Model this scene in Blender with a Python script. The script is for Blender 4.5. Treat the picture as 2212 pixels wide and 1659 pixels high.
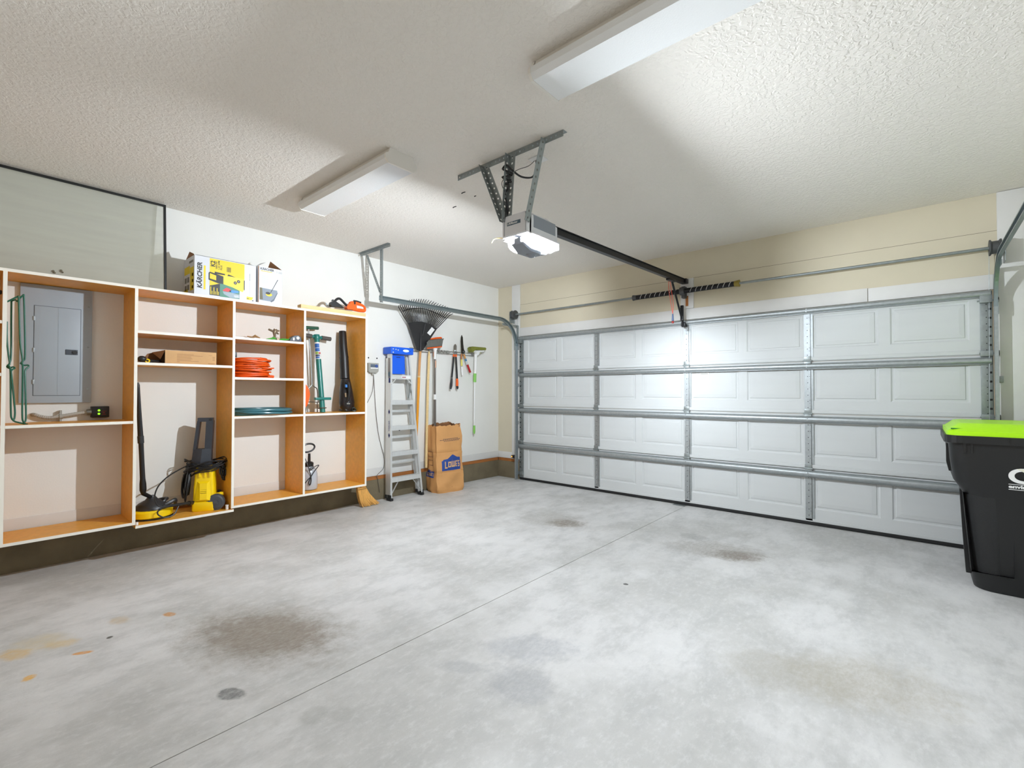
import bpy, bmesh, math, random
from mathutils import Vector, Matrix
random.seed(7)
S = bpy.context.scene
for o in list(bpy.data.objects):
    bpy.data.objects.remove(o, do_unlink=True)
COL = S.collection
V = Vector
PI = math.pi

# ---------------------------------------------------------------- camera, world, exposure
CAM = V((4.866, -5.326, 1.278))
YAW, PITCH, FPX = math.radians(40.77), math.radians(0.945), 1020.6
cd = bpy.data.cameras.new('camera')
cam = bpy.data.objects.new('camera', cd)
COL.objects.link(cam)
cam.location = CAM
cam.rotation_euler = (PI / 2 + PITCH, 0, YAW)
cd.sensor_fit = 'HORIZONTAL'
cd.sensor_width = 36.0
cd.lens = 36.0 * FPX / 2212
cd.clip_start = 0.05
S.camera = cam
W_ = bpy.data.worlds.new('world')
S.world = W_
W_.use_nodes = True
W_.node_tree.nodes['Background'].inputs[0].default_value = (1.0, 0.91, 0.78, 1)
W_.node_tree.nodes['Background'].inputs[1].default_value = WORLD_STRENGTH = 0.62
S.view_settings.view_transform = 'Standard'
S.view_settings.look = 'None'
S.view_settings.gamma = 1.0
S.view_settings.use_curve_mapping = False
S.view_settings.exposure = 0.0
BULB_POWER = 20500.0        # the opener's two lit bulbs (emission strength)
H = 2.86                   # ceiling height
RX = 5.80                  # right wall

# ---------------------------------------------------------------- measuring helpers (photo ray -> point on a real plane)
_F = V((-math.sin(YAW) * math.cos(PITCH), math.cos(YAW) * math.cos(PITCH), math.sin(PITCH)))
_R = V((math.cos(YAW), math.sin(YAW), 0))
_U = _R.cross(_F)
def _on(u, v, ax, val):
    d = _F + _R * ((u - 1106) / FPX) - _U * ((v - 829.5) / FPX)
    return CAM + d * ((val - CAM[ax]) / d[ax])
def AX(u, v, x): return _on(u, v, 0, x)
def AY(u, v, y): return _on(u, v, 1, y)
def AZ(u, v, z): return _on(u, v, 2, z)

# ---------------------------------------------------------------- materials
def lin(c):
    c = c / 255.0
    return c / 12.92 if c <= 0.04045 else ((c + 0.055) / 1.055) ** 2.4
def rgb(r, g, b): return (lin(r), lin(g), lin(b), 1)
MATS = {}
def mat(name, col, rough=0.5, metal=0.0, spec=0.5, var=0.0, vscale=8.0, bump=0.0, bscale=200.0, stretch=(1, 1, 1), emit=0.0, alpha=1.0, trans=0.0, coat=0.0):
    if name in MATS: return MATS[name]
    m = bpy.data.materials.new(name)
    m.use_nodes = True
    nt = m.node_tree
    b = nt.nodes['Principled BSDF']
    c = rgb(*col)
    b.inputs['Base Color'].default_value = c
    b.inputs['Roughness'].default_value = rough
    b.inputs['Metallic'].default_value = metal
    b.inputs['Specular IOR Level'].default_value = spec
    b.inputs['Coat Weight'].default_value = coat
    if alpha < 1: b.inputs['Alpha'].default_value = alpha
    if trans: b.inputs['Transmission Weight'].default_value = trans
    if emit:
        b.inputs['Emission Color'].default_value = c
        b.inputs['Emission Strength'].default_value = emit
    if var or bump:
        tc = nt.nodes.new('ShaderNodeTexCoord')
        mp = nt.nodes.new('ShaderNodeMapping')
        mp.inputs['Scale'].default_value = stretch
        nt.links.new(tc.outputs['Object'], mp.inputs[0])
    if var:
        n = nt.nodes.new('ShaderNodeTexNoise')
        n.inputs['Scale'].default_value = vscale
        n.inputs['Detail'].default_value = 5
        nt.links.new(mp.outputs[0], n.inputs['Vector'])
        r = nt.nodes.new('ShaderNodeMapRange')
        r.inputs[1].default_value = 0.3; r.inputs[2].default_value = 0.7
        r.inputs[3].default_value = 1 - var; r.inputs[4].default_value = 1 + var * 0.4
        nt.links.new(n.outputs[0], r.inputs[0])
        mx = nt.nodes.new('ShaderNodeMix'); mx.data_type = 'RGBA'; mx.blend_type = 'MULTIPLY'
        mx.inputs[0].default_value = 1
        mx.inputs[6].default_value = c
        nt.links.new(r.outputs[0], mx.inputs[7])
        nt.links.new(mx.outputs[2], b.inputs['Base Color'])
    if bump:
        n2 = nt.nodes.new('ShaderNodeTexNoise')
        n2.inputs['Scale'].default_value = bscale
        n2.inputs['Detail'].default_value = 3
        nt.links.new(mp.outputs[0], n2.inputs['Vector'])
        bp = nt.nodes.new('ShaderNodeBump')
        bp.inputs['Strength'].default_value = bump
        bp.inputs['Distance'].default_value = 0.004
        nt.links.new(n2.outputs[0], bp.inputs['Height'])
        nt.links.new(bp.outputs[0], b.inputs['Normal'])
    MATS[name] = m
    return m

M_wall = mat('wall_paint', (230, 229, 224), 0.75, var=0.03, vscale=2.5, bump=0.12, bscale=90)
M_wallf = mat('wall_paint_front_dimmed', (206, 197, 174), 0.75, var=0.05, vscale=2.0, bump=0.12, bscale=90)  # wall paint darkened and yellowed for the weaker light on the front wall
M_trim = mat('white_trim_paint', (216, 215, 212), 0.55, var=0.04, vscale=6)
M_curb = mat('curb_concrete', (118, 107, 84), 0.85, var=0.22, vscale=5, bump=0.5, bscale=60)
M_sill = mat('sill_wood', (168, 105, 50), 0.7, var=0.25, vscale=9, stretch=(1, .2, 3))
M_galv = mat('galvanized_steel', (168, 174, 176), 0.46, 0.7, var=0.12, vscale=40)
M_galvd = mat('galvanized_steel_dull', (150, 157, 157), 0.45, 0.7, var=0.12, vscale=30)
M_track = mat('track_steel', (140, 152, 155), 0.4, 0.75, var=0.08, vscale=20)
M_door = mat('door_white_enamel', (204, 207, 207), 0.65, spec=0.1, var=0.02, vscale=12, bump=0.05, bscale=120, stretch=(.2, 1, 1))
M_rubber = mat('black_rubber', (24, 25, 27), 0.6)
M_black = mat('black_plastic', (26, 26, 28), 0.42)
M_blackm = mat('black_metal', (28, 29, 32), 0.4, 0.3)
M_dark = mat('dark_hole', (30, 31, 30), 0.8)
M_mela = mat('shelf_melamine', (232, 168, 64), 0.45, var=0.10, vscale=30)
M_edge = mat('shelf_white_edge', (238, 232, 220), 0.5)
M_white = mat('white_plastic', (232, 232, 230), 0.4)
M_card = mat('cardboard', (206, 162, 112), 0.8, var=0.06, vscale=20)
M_cardin = mat('cardboard_inside', (140, 96, 60), 0.85, var=0.1, vscale=20)
M_carton = mat('white_carton', (208, 209, 213), 0.45)
M_yellow = mat('yellow_plastic', (250, 212, 10), 0.35)
M_yprint = mat('yellow_print', (226, 200, 12), 0.5)
M_kprint = mat('black_print', (30, 28, 30), 0.5)
M_orange = mat('orange_plastic', (240, 96, 20), 0.4)
M_cord = mat('orange_cord', (226, 86, 12), 0.45)
M_teal = mat('teal_enamel', (28, 116, 108), 0.3, coat=0.3)
M_hose = mat('teal_hose', (62, 112, 122), 0.3)
M_grey = mat('grey_plastic', (160, 160, 152), 0.5)
M_panel = mat('panel_grey_enamel', (160, 170, 178), 0.4, var=0.03)
M_alu = mat('aluminium', (222, 223, 222), 0.4, 0.6, var=0.06, vscale=20, stretch=(4, 4, .3))
M_blue = mat('ladder_blue_plastic', (10, 92, 220), 0.4)
M_wood = mat('pale_wood', (228, 198, 142), 0.6, var=0.12, vscale=14, stretch=(6, .6, 6))
M_handle = mat('varnished_handle', (206, 146, 82), 0.5, var=0.1, vscale=10, stretch=(4, 4, .4))

# ---------------------------------------------------------------- geometry builder
class G:
    def __init__(s):
        s.v = []; s.f = []; s.m = []; s.sm = []
    def add(s, vs, fs, mi=0, smooth=False, M=None):
        o = len(s.v)
        for p in vs:
            p = V(p)
            s.v.append(M @ p if M is not None else p)
        for f in fs:
            s.f.append([i + o for i in f]); s.m.append(mi); s.sm.append(smooth)
        return s
    def box(s, a, b, mi=0, bev=0.0, M=None):
        x0, y0, z0 = (min(a[i], b[i]) for i in range(3)); x1, y1, z1 = (max(a[i], b[i]) for i in range(3))
        if bev <= 0:
            vs = [(x0, y0, z0), (x1, y0, z0), (x1, y1, z0), (x0, y1, z0), (x0, y0, z1), (x1, y0, z1), (x1, y1, z1), (x0, y1, z1)]
            return s.add(vs, [(0, 3, 2, 1), (4, 5, 6, 7), (0, 1, 5, 4), (1, 2, 6, 5), (2, 3, 7, 6), (3, 0, 4, 7)], mi, False, M)
        bm = bmesh.new()
        bmesh.ops.create_cube(bm, size=1)
        for v in bm.verts:
            v.co = V(((x0 + x1) / 2 + v.co.x * (x1 - x0), (y0 + y1) / 2 + v.co.y * (y1 - y0), (z0 + z1) / 2 + v.co.z * (z1 - z0)))
        bmesh.ops.bevel(bm, geom=list(bm.edges), offset=bev, segments=2, profile=0.6, affect='EDGES')
        bm.verts.index_update()
        s.add([v.co.copy() for v in bm.verts], [[v.index for v in f.verts] for f in bm.faces], mi, True, M)
        bm.free()
        return s
    def tube(s, pts, r, n=8, closed=False, mi=0, cap=True, M=None, flat=1.0):
        """round tube along a polyline; r is a radius or one per point"""
        pts = [V(p) for p in pts]
        if not closed:
            q = [pts[0]]
            for p in pts[1:]:
                if (p - q[-1]).length > 1e-6: q.append(p)
            if isinstance(r, (int, float)) : pts = q
        k = len(pts)
        rs = [r] * k if isinstance(r, (int, float)) else list(r)
        vs = []; fs = []
        up = None
        for i in range(k):
            if closed: t = pts[(i + 1) % k] - pts[i - 1]
            else: t = pts[min(i + 1, k - 1)] - pts[max(i - 1, 0)]
            t = t.normalized() if t.length > 1e-9 else V((0, 0, 1))
            if up is None:
                up = V((0, 0, 1)) if abs(t.z) < 0.9 else V((1, 0, 0))
            a = up - t * up.dot(t)
            if a.length < 1e-6: a = t.orthogonal()
            a.normalize(); b = t.cross(a); up = a
            for j in range(n):
                w = 2 * PI * j / n
                vs.append(pts[i] + a * (math.cos(w) * rs[i] * flat) + b * (math.sin(w) * rs[i]))
        for i in range(k if closed else k - 1):
            i2 = (i + 1) % k
            for j in range(n):
                j2 = (j + 1) % n
                fs.append((i * n + j, i * n + j2, i2 * n + j2, i2 * n + j))
        s.add(vs, fs, mi, True, M)
        if cap and not closed:
            s.add(vs[:n], [list(range(n))[::-1]], mi, False, M)
            s.add(vs[-n:], [list(range(n))], mi, False, M)
        return s
    def cyl(s, a, b, r, r2=None, n=16, mi=0, M=None):
        a, b = V(a), V(b)
        return s.tube([a, a.lerp(b, .5), b], [r, (r + (r if r2 is None else r2)) / 2, r if r2 is None else r2], n, False, mi, True, M)
    def prism(s, poly, vec, mi=0, smooth=False, M=None):
        """closed polygon (3-d points, planar) pushed along vec"""
        p = [V(q) for q in poly]; vec = V(vec); n = len(p)
        nrm = V((0, 0, 0))
        for i in range(n): nrm += p[i].cross(p[(i + 1) % n])
        if nrm.dot(vec) < 0: p = p[::-1]
        s.add(p, [list(range(n))[::-1]], mi, False, M)
        s.add([q + vec for q in p], [list(range(n))], mi, False, M)
        s.add(p + [q + vec for q in p], [(i, (i + 1) % n, n + (i + 1) % n, n + i) for i in range(n)], mi, smooth, M)
        return s
    def loft(s, rings, mi=0, smooth=True, cap=True, closed=True):
        n = len(rings[0]); vs = [V(p) for r in rings for p in r]; fs = []
        for i in range(len(rings) - 1):
            for j in range(n if closed else n - 1):
                j2 = (j + 1) % n
                fs.append((i * n + j, i * n + j2, (i + 1) * n + j2, (i + 1) * n + j))
        s.add(vs, fs, mi, smooth)
        if cap and closed:
            s.add(rings[0], [list(range(n))[::-1]], mi, False)
            s.add(rings[-1], [list(range(n))], mi, False)
        return s
    def lathe(s, c, axis, prof, n=24, mi=0, cap=True):
        """prof: list of (radius, distance along axis)"""
        c = V(c); ax = V(axis).normalized(); a = ax.orthogonal().normalized(); b = ax.cross(a)
        rings = [[c + ax * h + (a * math.cos(2 * PI * j / n) + b * math.sin(2 * PI * j / n)) * max(r, 1e-4) for j in range(n)] for r, h in prof]
        return s.loft(rings, mi, True, cap)
    def ball(s, c, r, mi=0, n=10, sq=(1, 1, 1)):
        c = V(c); k = n // 2 + 1
        rings = []
        for i in range(k + 1):
            t = PI * i / k
            rr, h = math.sin(t), -math.cos(t)
            rings.append([c + V((sq[0] * r * max(rr, .01) * math.cos(2 * PI * j / n), sq[1] * r * max(rr, .01) * math.sin(2 * PI * j / n), sq[2] * r * h)) for j in range(n)])
        return s.loft(rings, mi, True, True)
    def quad(s, a, b, c, d, mi=0): return s.add([a, b, c, d], [(0, 1, 2, 3)], mi)
    def perf(s, P, Ud, Wd, L, w, r=0.0048, pitch=0.026, th=0.0025, mi=0):
        """thin strip with a row of real round holes"""
        P, Ud, Wd = V(P), V(Ud).normalized(), V(Wd).normalized()
        N = Ud.cross(Wd) * th
        k = max(1, int(round(L / pitch))); c = L / k
        oct_ = [(math.cos(PI / 4 * j + PI / 8) * r, math.sin(PI / 4 * j + PI / 8) * r) for j in range(8)]
        for i in range(k):
            cx = (i + .5) * c; cy = w / 2
            hx, hy = c / 2, w / 2
            outer = [(hx, hy * .4), (hx * .4, hy), (-hx * .4, hy), (-hx, hy * .4), (-hx, -hy * .4), (-hx * .4, -hy), (hx * .4, -hy), (hx, -hy * .4)]
            outer = [(hx, hy) if 0 else q for q in outer]
            corners = [(hx, hy), (-hx, hy), (-hx, -hy), (hx, -hy)]
            def p3(q, t): return P + Ud * (cx + q[0]) + Wd * (cy + q[1]) + N * t
            for t, flip in ((0, False), (1, True)):
                vs = [p3(q, t) for q in oct_] + [p3(q, t) for q in outer] + [p3(q, t) for q in corners]
                fs = []
                for j in range(8):
                    j2 = (j + 1) % 8
                    fs.append((j, j2, 8 + j2, 8 + j))
                fs += [(8, 9, 16), (10, 11, 17), (12, 13, 18), (14, 15, 19)]
                s.add(vs, [f[::-1] if not flip else f for f in fs], mi)
            s.add([p3(q, 0) for q in oct_] + [p3(q, 1) for q in oct_], [(j, (j + 1) % 8, 8 + (j + 1) % 8, 8 + j) for j in range(8)], mi)
        a, b, cc, d = P, P + Ud * L, P + Ud * L + Wd * w, P + Wd * w
        for x, y in ((a, b), (b, cc), (cc, d), (d, a)): s.add([x, y, y + N, x + N], [(0, 1, 2, 3)], mi)
        return s
    def text(s, txt, O, X, Y, size, mi=0, bold=0.0, depth=0.0006, xs=1.0, shear=0.0, cx=False):
        """flat lettering: origin O, reading direction X, up Y (unit vectors)"""
        cu = bpy.data.curves.new('t', 'FONT')
        cu.body = txt; cu.size = size; cu.offset = bold; cu.shear = shear; cu.resolution_u = 3 if size < .08 else 8
        if cx: cu.align_x = 'CENTER'
        ob = bpy.data.objects.new('t', cu)
        COL.objects.link(ob)
        dg = bpy.context.evaluated_depsgraph_get()
        dg.update()
        me = bpy.data.meshes.new_from_object(ob.evaluated_get(dg))
        X, Y = V(X).normalized(), V(Y).normalized(); N = X.cross(Y)
        s.add([V(O) + X * (v.co.x * xs) + Y * v.co.y + N * depth for v in me.vertices], [list(p.vertices) for p in me.polygons], mi)
        bpy.data.objects.remove(ob); bpy.data.meshes.remove(me); bpy.data.curves.remove(cu)
        return s

# ---------------------------------------------------------------- objects, parts, tags
ORG = {}
def mesh_obj(name, g, mats, org=V((0, 0, 0)), ang=35):
    me = bpy.data.meshes.new(name)
    me.from_pydata([p - org for p in g.v], [], g.f)
    for m in (mats if isinstance(mats, (list, tuple)) else [mats]): me.materials.append(m)
    me.polygons.foreach_set('material_index', g.m)
    me.polygons.foreach_set('use_smooth', g.sm)
    if any(g.sm): me.set_sharp_from_angle(angle=math.radians(ang))
    me.update()
    o = bpy.data.objects.new(name, me)
    COL.objects.link(o)
    return o
def tag(o, label, cat, group=None):
    o['label'] = label; o['category'] = cat
    if group: o['group'] = group
    return o
def thing(name, label, cat, loc, group=None):
    o = bpy.data.objects.new(name, None)
    COL.objects.link(o)
    o.empty_display_size = 0.1
    o.location = V(loc)
    ORG[o.name] = V(loc)
    return tag(o, label, cat, group)
def part(name, g, mats, parent, label=None, kind=None, ang=35):
    org = ORG[parent.name]
    o = mesh_obj(name, g, mats, org, ang)
    o.parent = parent
    ORG[o.name] = org
    if label: o['label'] = label
    if kind: o['kind'] = kind
    return o
def single(name, g, mats, label, cat, loc, group=None):
    o = mesh_obj(name, g, mats, V(loc))
    o.location = V(loc)
    ORG[o.name] = V(loc)
    return tag(o, label, cat, group)
def struct(name, g, mats, loc=(0, 0, 0)):
    o = mesh_obj(name, g, mats, V(loc))
    o.location = V(loc)
    ORG[o.name] = V(loc)
    o['kind'] = 'structure'
    return o
def arc(c, a, b, r, t0, t1, n):
    """points of an arc around c in the plane a,b"""
    c, a, b = V(c), V(a), V(b)
    return [c + a * (r * math.cos(t0 + (t1 - t0) * i / n)) + b * (r * math.sin(t0 + (t1 - t0) * i / n)) for i in range(n + 1)]
def smooth(pts, k=6):
    """Catmull-Rom through the points"""
    p = [V(q) for q in pts]; out = []
    p = [p[0] * 2 - p[1]] + p + [p[-1] * 2 - p[-2]]
    for i in range(1, len(p) - 2):
        for j in range(k):
            t = j / k
            out.append(0.5 * (2 * p[i] + (p[i + 1] - p[i - 1]) * t + (2 * p[i - 1] - 5 * p[i] + 4 * p[i + 1] - p[i + 2]) * t * t + (3 * p[i] - p[i - 1] - 3 * p[i + 1] + p[i + 2]) * t ** 3))
    return out + [p[-2]]
X_, Y_, Z_ = V((1, 0, 0)), V((0, 1, 0)), V((0, 0, 1))
# ================================================================ ROOM
YB = -7.4
# floor: two slabs and the control joint between them
def floor_material():
    m = bpy.data.materials.new('concrete_floor'); m.use_nodes = True
    nt = m.node_tree; N = nt.nodes; L = nt.links
    b = N['Principled BSDF']
    tc = N.new('ShaderNodeTexCoord')
    def noise(sc, det=6, rough=.6, vec=None, st=(1, 1, 1), dist=0.0):
        mp = N.new('ShaderNodeMapping'); mp.inputs['Scale'].default_value = st
        L.new(vec or tc.outputs['Object'], mp.inputs[0])
        n = N.new('ShaderNodeTexNoise'); n.inputs['Scale'].default_value = sc; n.inputs['Detail'].default_value = det
        n.inputs['Roughness'].default_value = rough; n.inputs['Distortion'].default_value = dist
        L.new(mp.outputs[0], n.inputs['Vector']); return n.outputs[0]
    def rng(x, a, b_, c=0.0, d=1.0):
        r = N.new('ShaderNodeMapRange'); r.interpolation_type = 'SMOOTHSTEP'
        r.inputs[1].default_value = a; r.inputs[2].default_value = b_; r.inputs[3].default_value = c; r.inputs[4].default_value = d
        L.new(x, r.inputs[0]); return r.outputs[0]
    def mix(fac, a, c, mode='MIX'):
        x = N.new('ShaderNodeMix'); x.data_type = 'RGBA'; x.blend_type = mode
        if isinstance(fac, float): x.inputs[0].default_value = fac
        else: L.new(fac, x.inputs[0])
        if isinstance(a, tuple): x.inputs[6].default_value = a
        else: L.new(a, x.inputs[6])
        if isinstance(c, tuple): x.inputs[7].default_value = c
        else: L.new(c, x.inputs[7])
        return x.outputs[2]
    def mul(a, c):
        x = N.new('ShaderNodeMath'); x.operation = 'MULTIPLY'
        for i, q in enumerate((a, c)):
            if isinstance(q, float): x.inputs[i].default_value = q
            else: L.new(q, x.inputs[i])
        return x.outputs[0]
    col = mix(rng(noise(1.1, 5, .62), .36, .62), rgb(190, 189, 186), rgb(214, 213, 212))
    col = mix(mul(rng(noise(4.0, 8, .7, st=(1.6, .7, 1)), .42, .66), .55), col, rgb(174, 174, 172))
    col = mix(mul(rng(noise(22, 8, .75, st=(1.5, .8, 1)), .46, .70), .40), col, rgb(224, 223, 222))
    col = mix(mul(rng(noise(90, 4, .7), .55, .75), .25), col, rgb(160, 160, 157))
    # stains: centre, radii, turn, colour, strength, soft edge
    wob = noise(11, 8, .72); mot = rng(noise(34, 6, .75, st=(1.6, .7, 1)), .34, .66, .55, 1.12)
    ST = [((2.23, -4.27), (.42, .24), 25, (118, 100, 82), .78, .55), ((2.22, -4.28), (.60, .36), 25, (150, 145, 136), .5, .5),
          ((2.65, -4.57), (.075, .042), 30, (112, 114, 114), .85, .35),
          ((3.77, -1.375), (.22, .14), 30, (112, 92, 76), .9, .75), ((3.60, -1.34), (.42, .26), 20, (152, 148, 140), .6, .6),
          ((2.24, -1.49), (.22, .16), 20, (112, 94, 74), .8, .75), ((2.05, -1.45), (.42, .3), 20, (152, 149, 142), .5, .7),
          ((3.35, -1.11), (.15, .11), 0, (140, 140, 138), .45, .6),
          ((1.59, -4.54), (.045, .028), 20, (196, 138, 70), .85, .4), ((1.47, -4.74), (.07, .05), 20, (196, 170, 128), .5, .6),
          ((1.66, -4.815), (.016, .016), 0, (70, 66, 58), .9, .3), ((1.75, -4.93), (.05, .018), 60, (216, 146, 44), .9, .4),
          ((1.84, -5.12), (.035, .03), 0, (224, 170, 66), .85, .5), ((1.52, -5.15), (.10, .06), 30, (210, 176, 110), .7, .7),
          ((1.55, -4.99), (.09, .05), 60, (212, 182, 120), .55, .7), ((1.46, -5.04), (.16, .10), 30, (206, 190, 150), .5, .8),
          ((3.39, -3.46), (.26, .15), 40, (168, 170, 174), .6, .6), ((3.53, -3.73), (.18, .15), 0, (152, 154, 158), .5, .6),
          ((3.04, -4.41), (.06, .06), 0, (166, 166, 162), .5, .4), ((3.12, -4.33), (.05, .045), 0, (170, 170, 166), .5, .4),
          ((3.24, -3.80), (.13, .06), 30, (164, 166, 168), .5, .6),
          ((4.40, -2.86), (.34, .22), 20, (168, 164, 154), .55, .7), ((4.68, -2.72), (.40, .28), 30, (170, 164, 150), .6, .75),
          ((3.375, -2.439), (.018, .018), 0, (60, 58, 56), .95, .3)]
    for (cx, cy), (rx, ry), ang, c, s_, soft in ST:
        mp = N.new('ShaderNodeMapping'); mp.vector_type = 'TEXTURE'
        mp.inputs['Location'].default_value = (cx, cy, 0); mp.inputs['Rotation'].default_value = (0, 0, math.radians(ang)); mp.inputs['Scale'].default_value = (rx, ry, 1)
        L.new(tc.outputs['Object'], mp.inputs[0])
        sx = N.new('ShaderNodeSeparateXYZ'); L.new(mp.outputs[0], sx.inputs[0])
        cb = N.new('ShaderNodeCombineXYZ'); L.new(sx.outputs[0], cb.inputs[0]); L.new(sx.outputs[1], cb.inputs[1])
        ln = N.new('ShaderNodeVectorMath'); ln.operation = 'LENGTH'; L.new(cb.outputs[0], ln.inputs[0])
        ad = N.new('ShaderNodeMath'); ad.operation = 'MULTIPLY_ADD'; L.new(wob, ad.inputs[0]); ad.inputs[1].default_value = 1.5 if soft > .45 else .8; ad.inputs[2].default_value = -.75 if soft > .45 else -.4
        sm = N.new('ShaderNodeMath'); sm.operation = 'ADD'; L.new(ln.outputs['Value'], sm.inputs[0]); L.new(ad.outputs[0], sm.inputs[1])
        col = mix(mul(mul(rng(sm.outputs[0], 1 - soft * .85, 1.0 + soft * .15, 1.0, 0.0), s_), mot), col, rgb(*c))
    L.new(col, b.inputs['Base Color'])
    L.new(rng(noise(6, 6, .7), .3, .7, .38, .62), b.inputs['Roughness'])
    b.inputs['Specular IOR Level'].default_value = .35
    bp = N.new('ShaderNodeBump'); bp.inputs['Strength'].default_value = .12; bp.inputs['Distance'].default_value = .01
    L.new(noise(70, 6, .7), bp.inputs['Height']); L.new(bp.outputs[0], b.inputs['Normal'])
    return m
M_floor = floor_material()
JX = 2.872
g = G()
g.box((-.35, YB, -.12), (JX - .0022, .45, 0), 0, 0)
g.box((JX + .0022, YB, -.12), (RX + .3, .45, 0), 0, 0)
g.box((JX - .0022, YB, -.12), (JX + .0022, .45, -.012), 1)
struct('floor', g, [M_floor, M_dark])

def ceiling_material():
    m = bpy.data.materials.new('knockdown_ceiling'); m.use_nodes = True
    nt = m.node_tree; N = nt.nodes; L = nt.links; b = N['Principled BSDF']
    b.inputs['Base Color'].default_value = rgb(231, 226, 218); b.inputs['Roughness'].default_value = .85
    b.inputs['Specular IOR Level'].default_value = .15
    tc = N.new('ShaderNodeTexCoord')
    n = N.new('ShaderNodeTexNoise'); n.inputs['Scale'].default_value = 46; n.inputs['Detail'].default_value = 3; n.inputs['Roughness'].default_value = .5
    n.inputs['Distortion'].default_value = .6
    L.new(tc.outputs['Object'], n.inputs['Vector'])
    r = N.new('ShaderNodeMapRange'); r.inputs[1].default_value = .38; r.inputs[2].default_value = .62; r.interpolation_type = 'SMOOTHSTEP'
    L.new(n.outputs[0], r.inputs[0])
    bp = N.new('ShaderNodeBump'); bp.inputs['Strength'].default_value = .42; bp.inputs['Distance'].default_value = .006
    L.new(r.outputs[0], bp.inputs['Height']); L.new(bp.outputs[0], b.inputs['Normal'])
    return m
g = G().box((-.35, YB, H), (RX + .3, .45, H + .12))
ce = struct('ceiling', g, ceiling_material())
for u, v, w in ((1000, 415.5, .022), (1026, 423, .010), (981, 446.5, .022), (1550, 600, .008)):
    p = AZ(u, v, H)
    part('ceiling_nick', G().tube([p + V((-w, w * .3, -.001)), p + V((0, 0, -.002)), p + V((w, .2 * w, -.001))], .004, 5), M_dark, ce)

# left wall: drywall above a concrete curb
CZ = .242
g = G().box((-.3, YB, .285), (-.012, .3, H))
wl = struct('wall_left', g, M_wall)
part('concrete_curb', G().box((-.3, YB, 0), (0, .3, CZ), bev=.006), M_curb, wl)
part('sill_plate', G().box((-.3, YB, CZ + .001), (-.004, -.004, .284)), M_sill, wl)
part('anchor_hole', G().cyl(AX(795.7, 772.8, -.014), AX(795.7, 772.8, -.014) + V((.004, 0, 0)), .009, n=10), M_dark, wl)
part('anchor_hole', G().cyl(AX(813.9, 774, -.014), AX(813.9, 774, -.014) + V((.004, 0, 0)), .009, n=10), M_dark, wl)
part('anchor_hole', G().cyl(AX(862.5, 929, -.014), AX(862.5, 929, -.014) + V((.004, 0, 0)), .011, n=10), M_dark, wl)
struct('baseboard_left', G().box((-.02, YB, .287), (-.006, -.0, .379), bev=.002), M_trim)
# front (garage door) wall
DX0, DX1 = .43, 5.31
g = G()
WY = .012
g.box((-.3, WY, .285), (DX0 - .02, .3, H)); g.box((DX1 + .02, WY, 0), (RX + .3, .3, H)); g.box((DX0 - .02, WY, 2.11), (DX1 + .02, .3, H))
wf = struct('wall_front', g, M_wallf)
part('concrete_curb', G().box((-.3, 0, 0), (DX0 - .02, .3, CZ), bev=.006), M_curb, wf)
part('sill_plate', G().box((-.0, .004, CZ + .001), (DX0 - .05, .3, .284)), M_sill, wf)
part('wall_board', G().box((DX0, .006, 2.20), (DX1 + .1, .02, 2.556)), M_wallf, wf)       # the lower drywall strip with its open joint on top
part('drywall_joint', G().box((.275, .0095, 2.5555), (DX1 + .1, .0118, 2.5605)), mat('joint_shadow', (128, 120, 100), .8), wf)
struct('baseboard_front', G().box((-.006, .006, .287), (.27, .02, .379), bev=.002), M_trim)
g = G(); g.box((DX0 - .005, -.004, 2.092), (4.52, .02, 2.215), bev=.003); g.box((4.524, -.004, 2.092), (DX1 + .03, .02, 2.212), bev=.003)
struct('trim_1', g, M_trim)
struct('trim_2', G().box((.275, -.006, .287), (.427, .02, H - .003), bev=.003), M_trim)
struct('trim_3', G().box((5.345, -.006, 0.0), (5.50, .02, H - .003), bev=.003), M_trim)
g = G().box((2.815, -.010, 2.216), (2.962, .02, 2.556), bev=.003)
t4 = struct('trim_4', g, M_trim)
part('bare_wood_patch', G().box((2.875, -.0125, 2.245), (2.905, -.009, 2.36)), M_sill, t4)
part('bare_wood_patch', G().box((2.820, -.0125, 2.205), (2.846, -.009, 2.245)), M_sill, t4)
struct('wall_right', G().box((RX, YB, 0), (RX + .3, .012, H)), M_wall)
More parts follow.
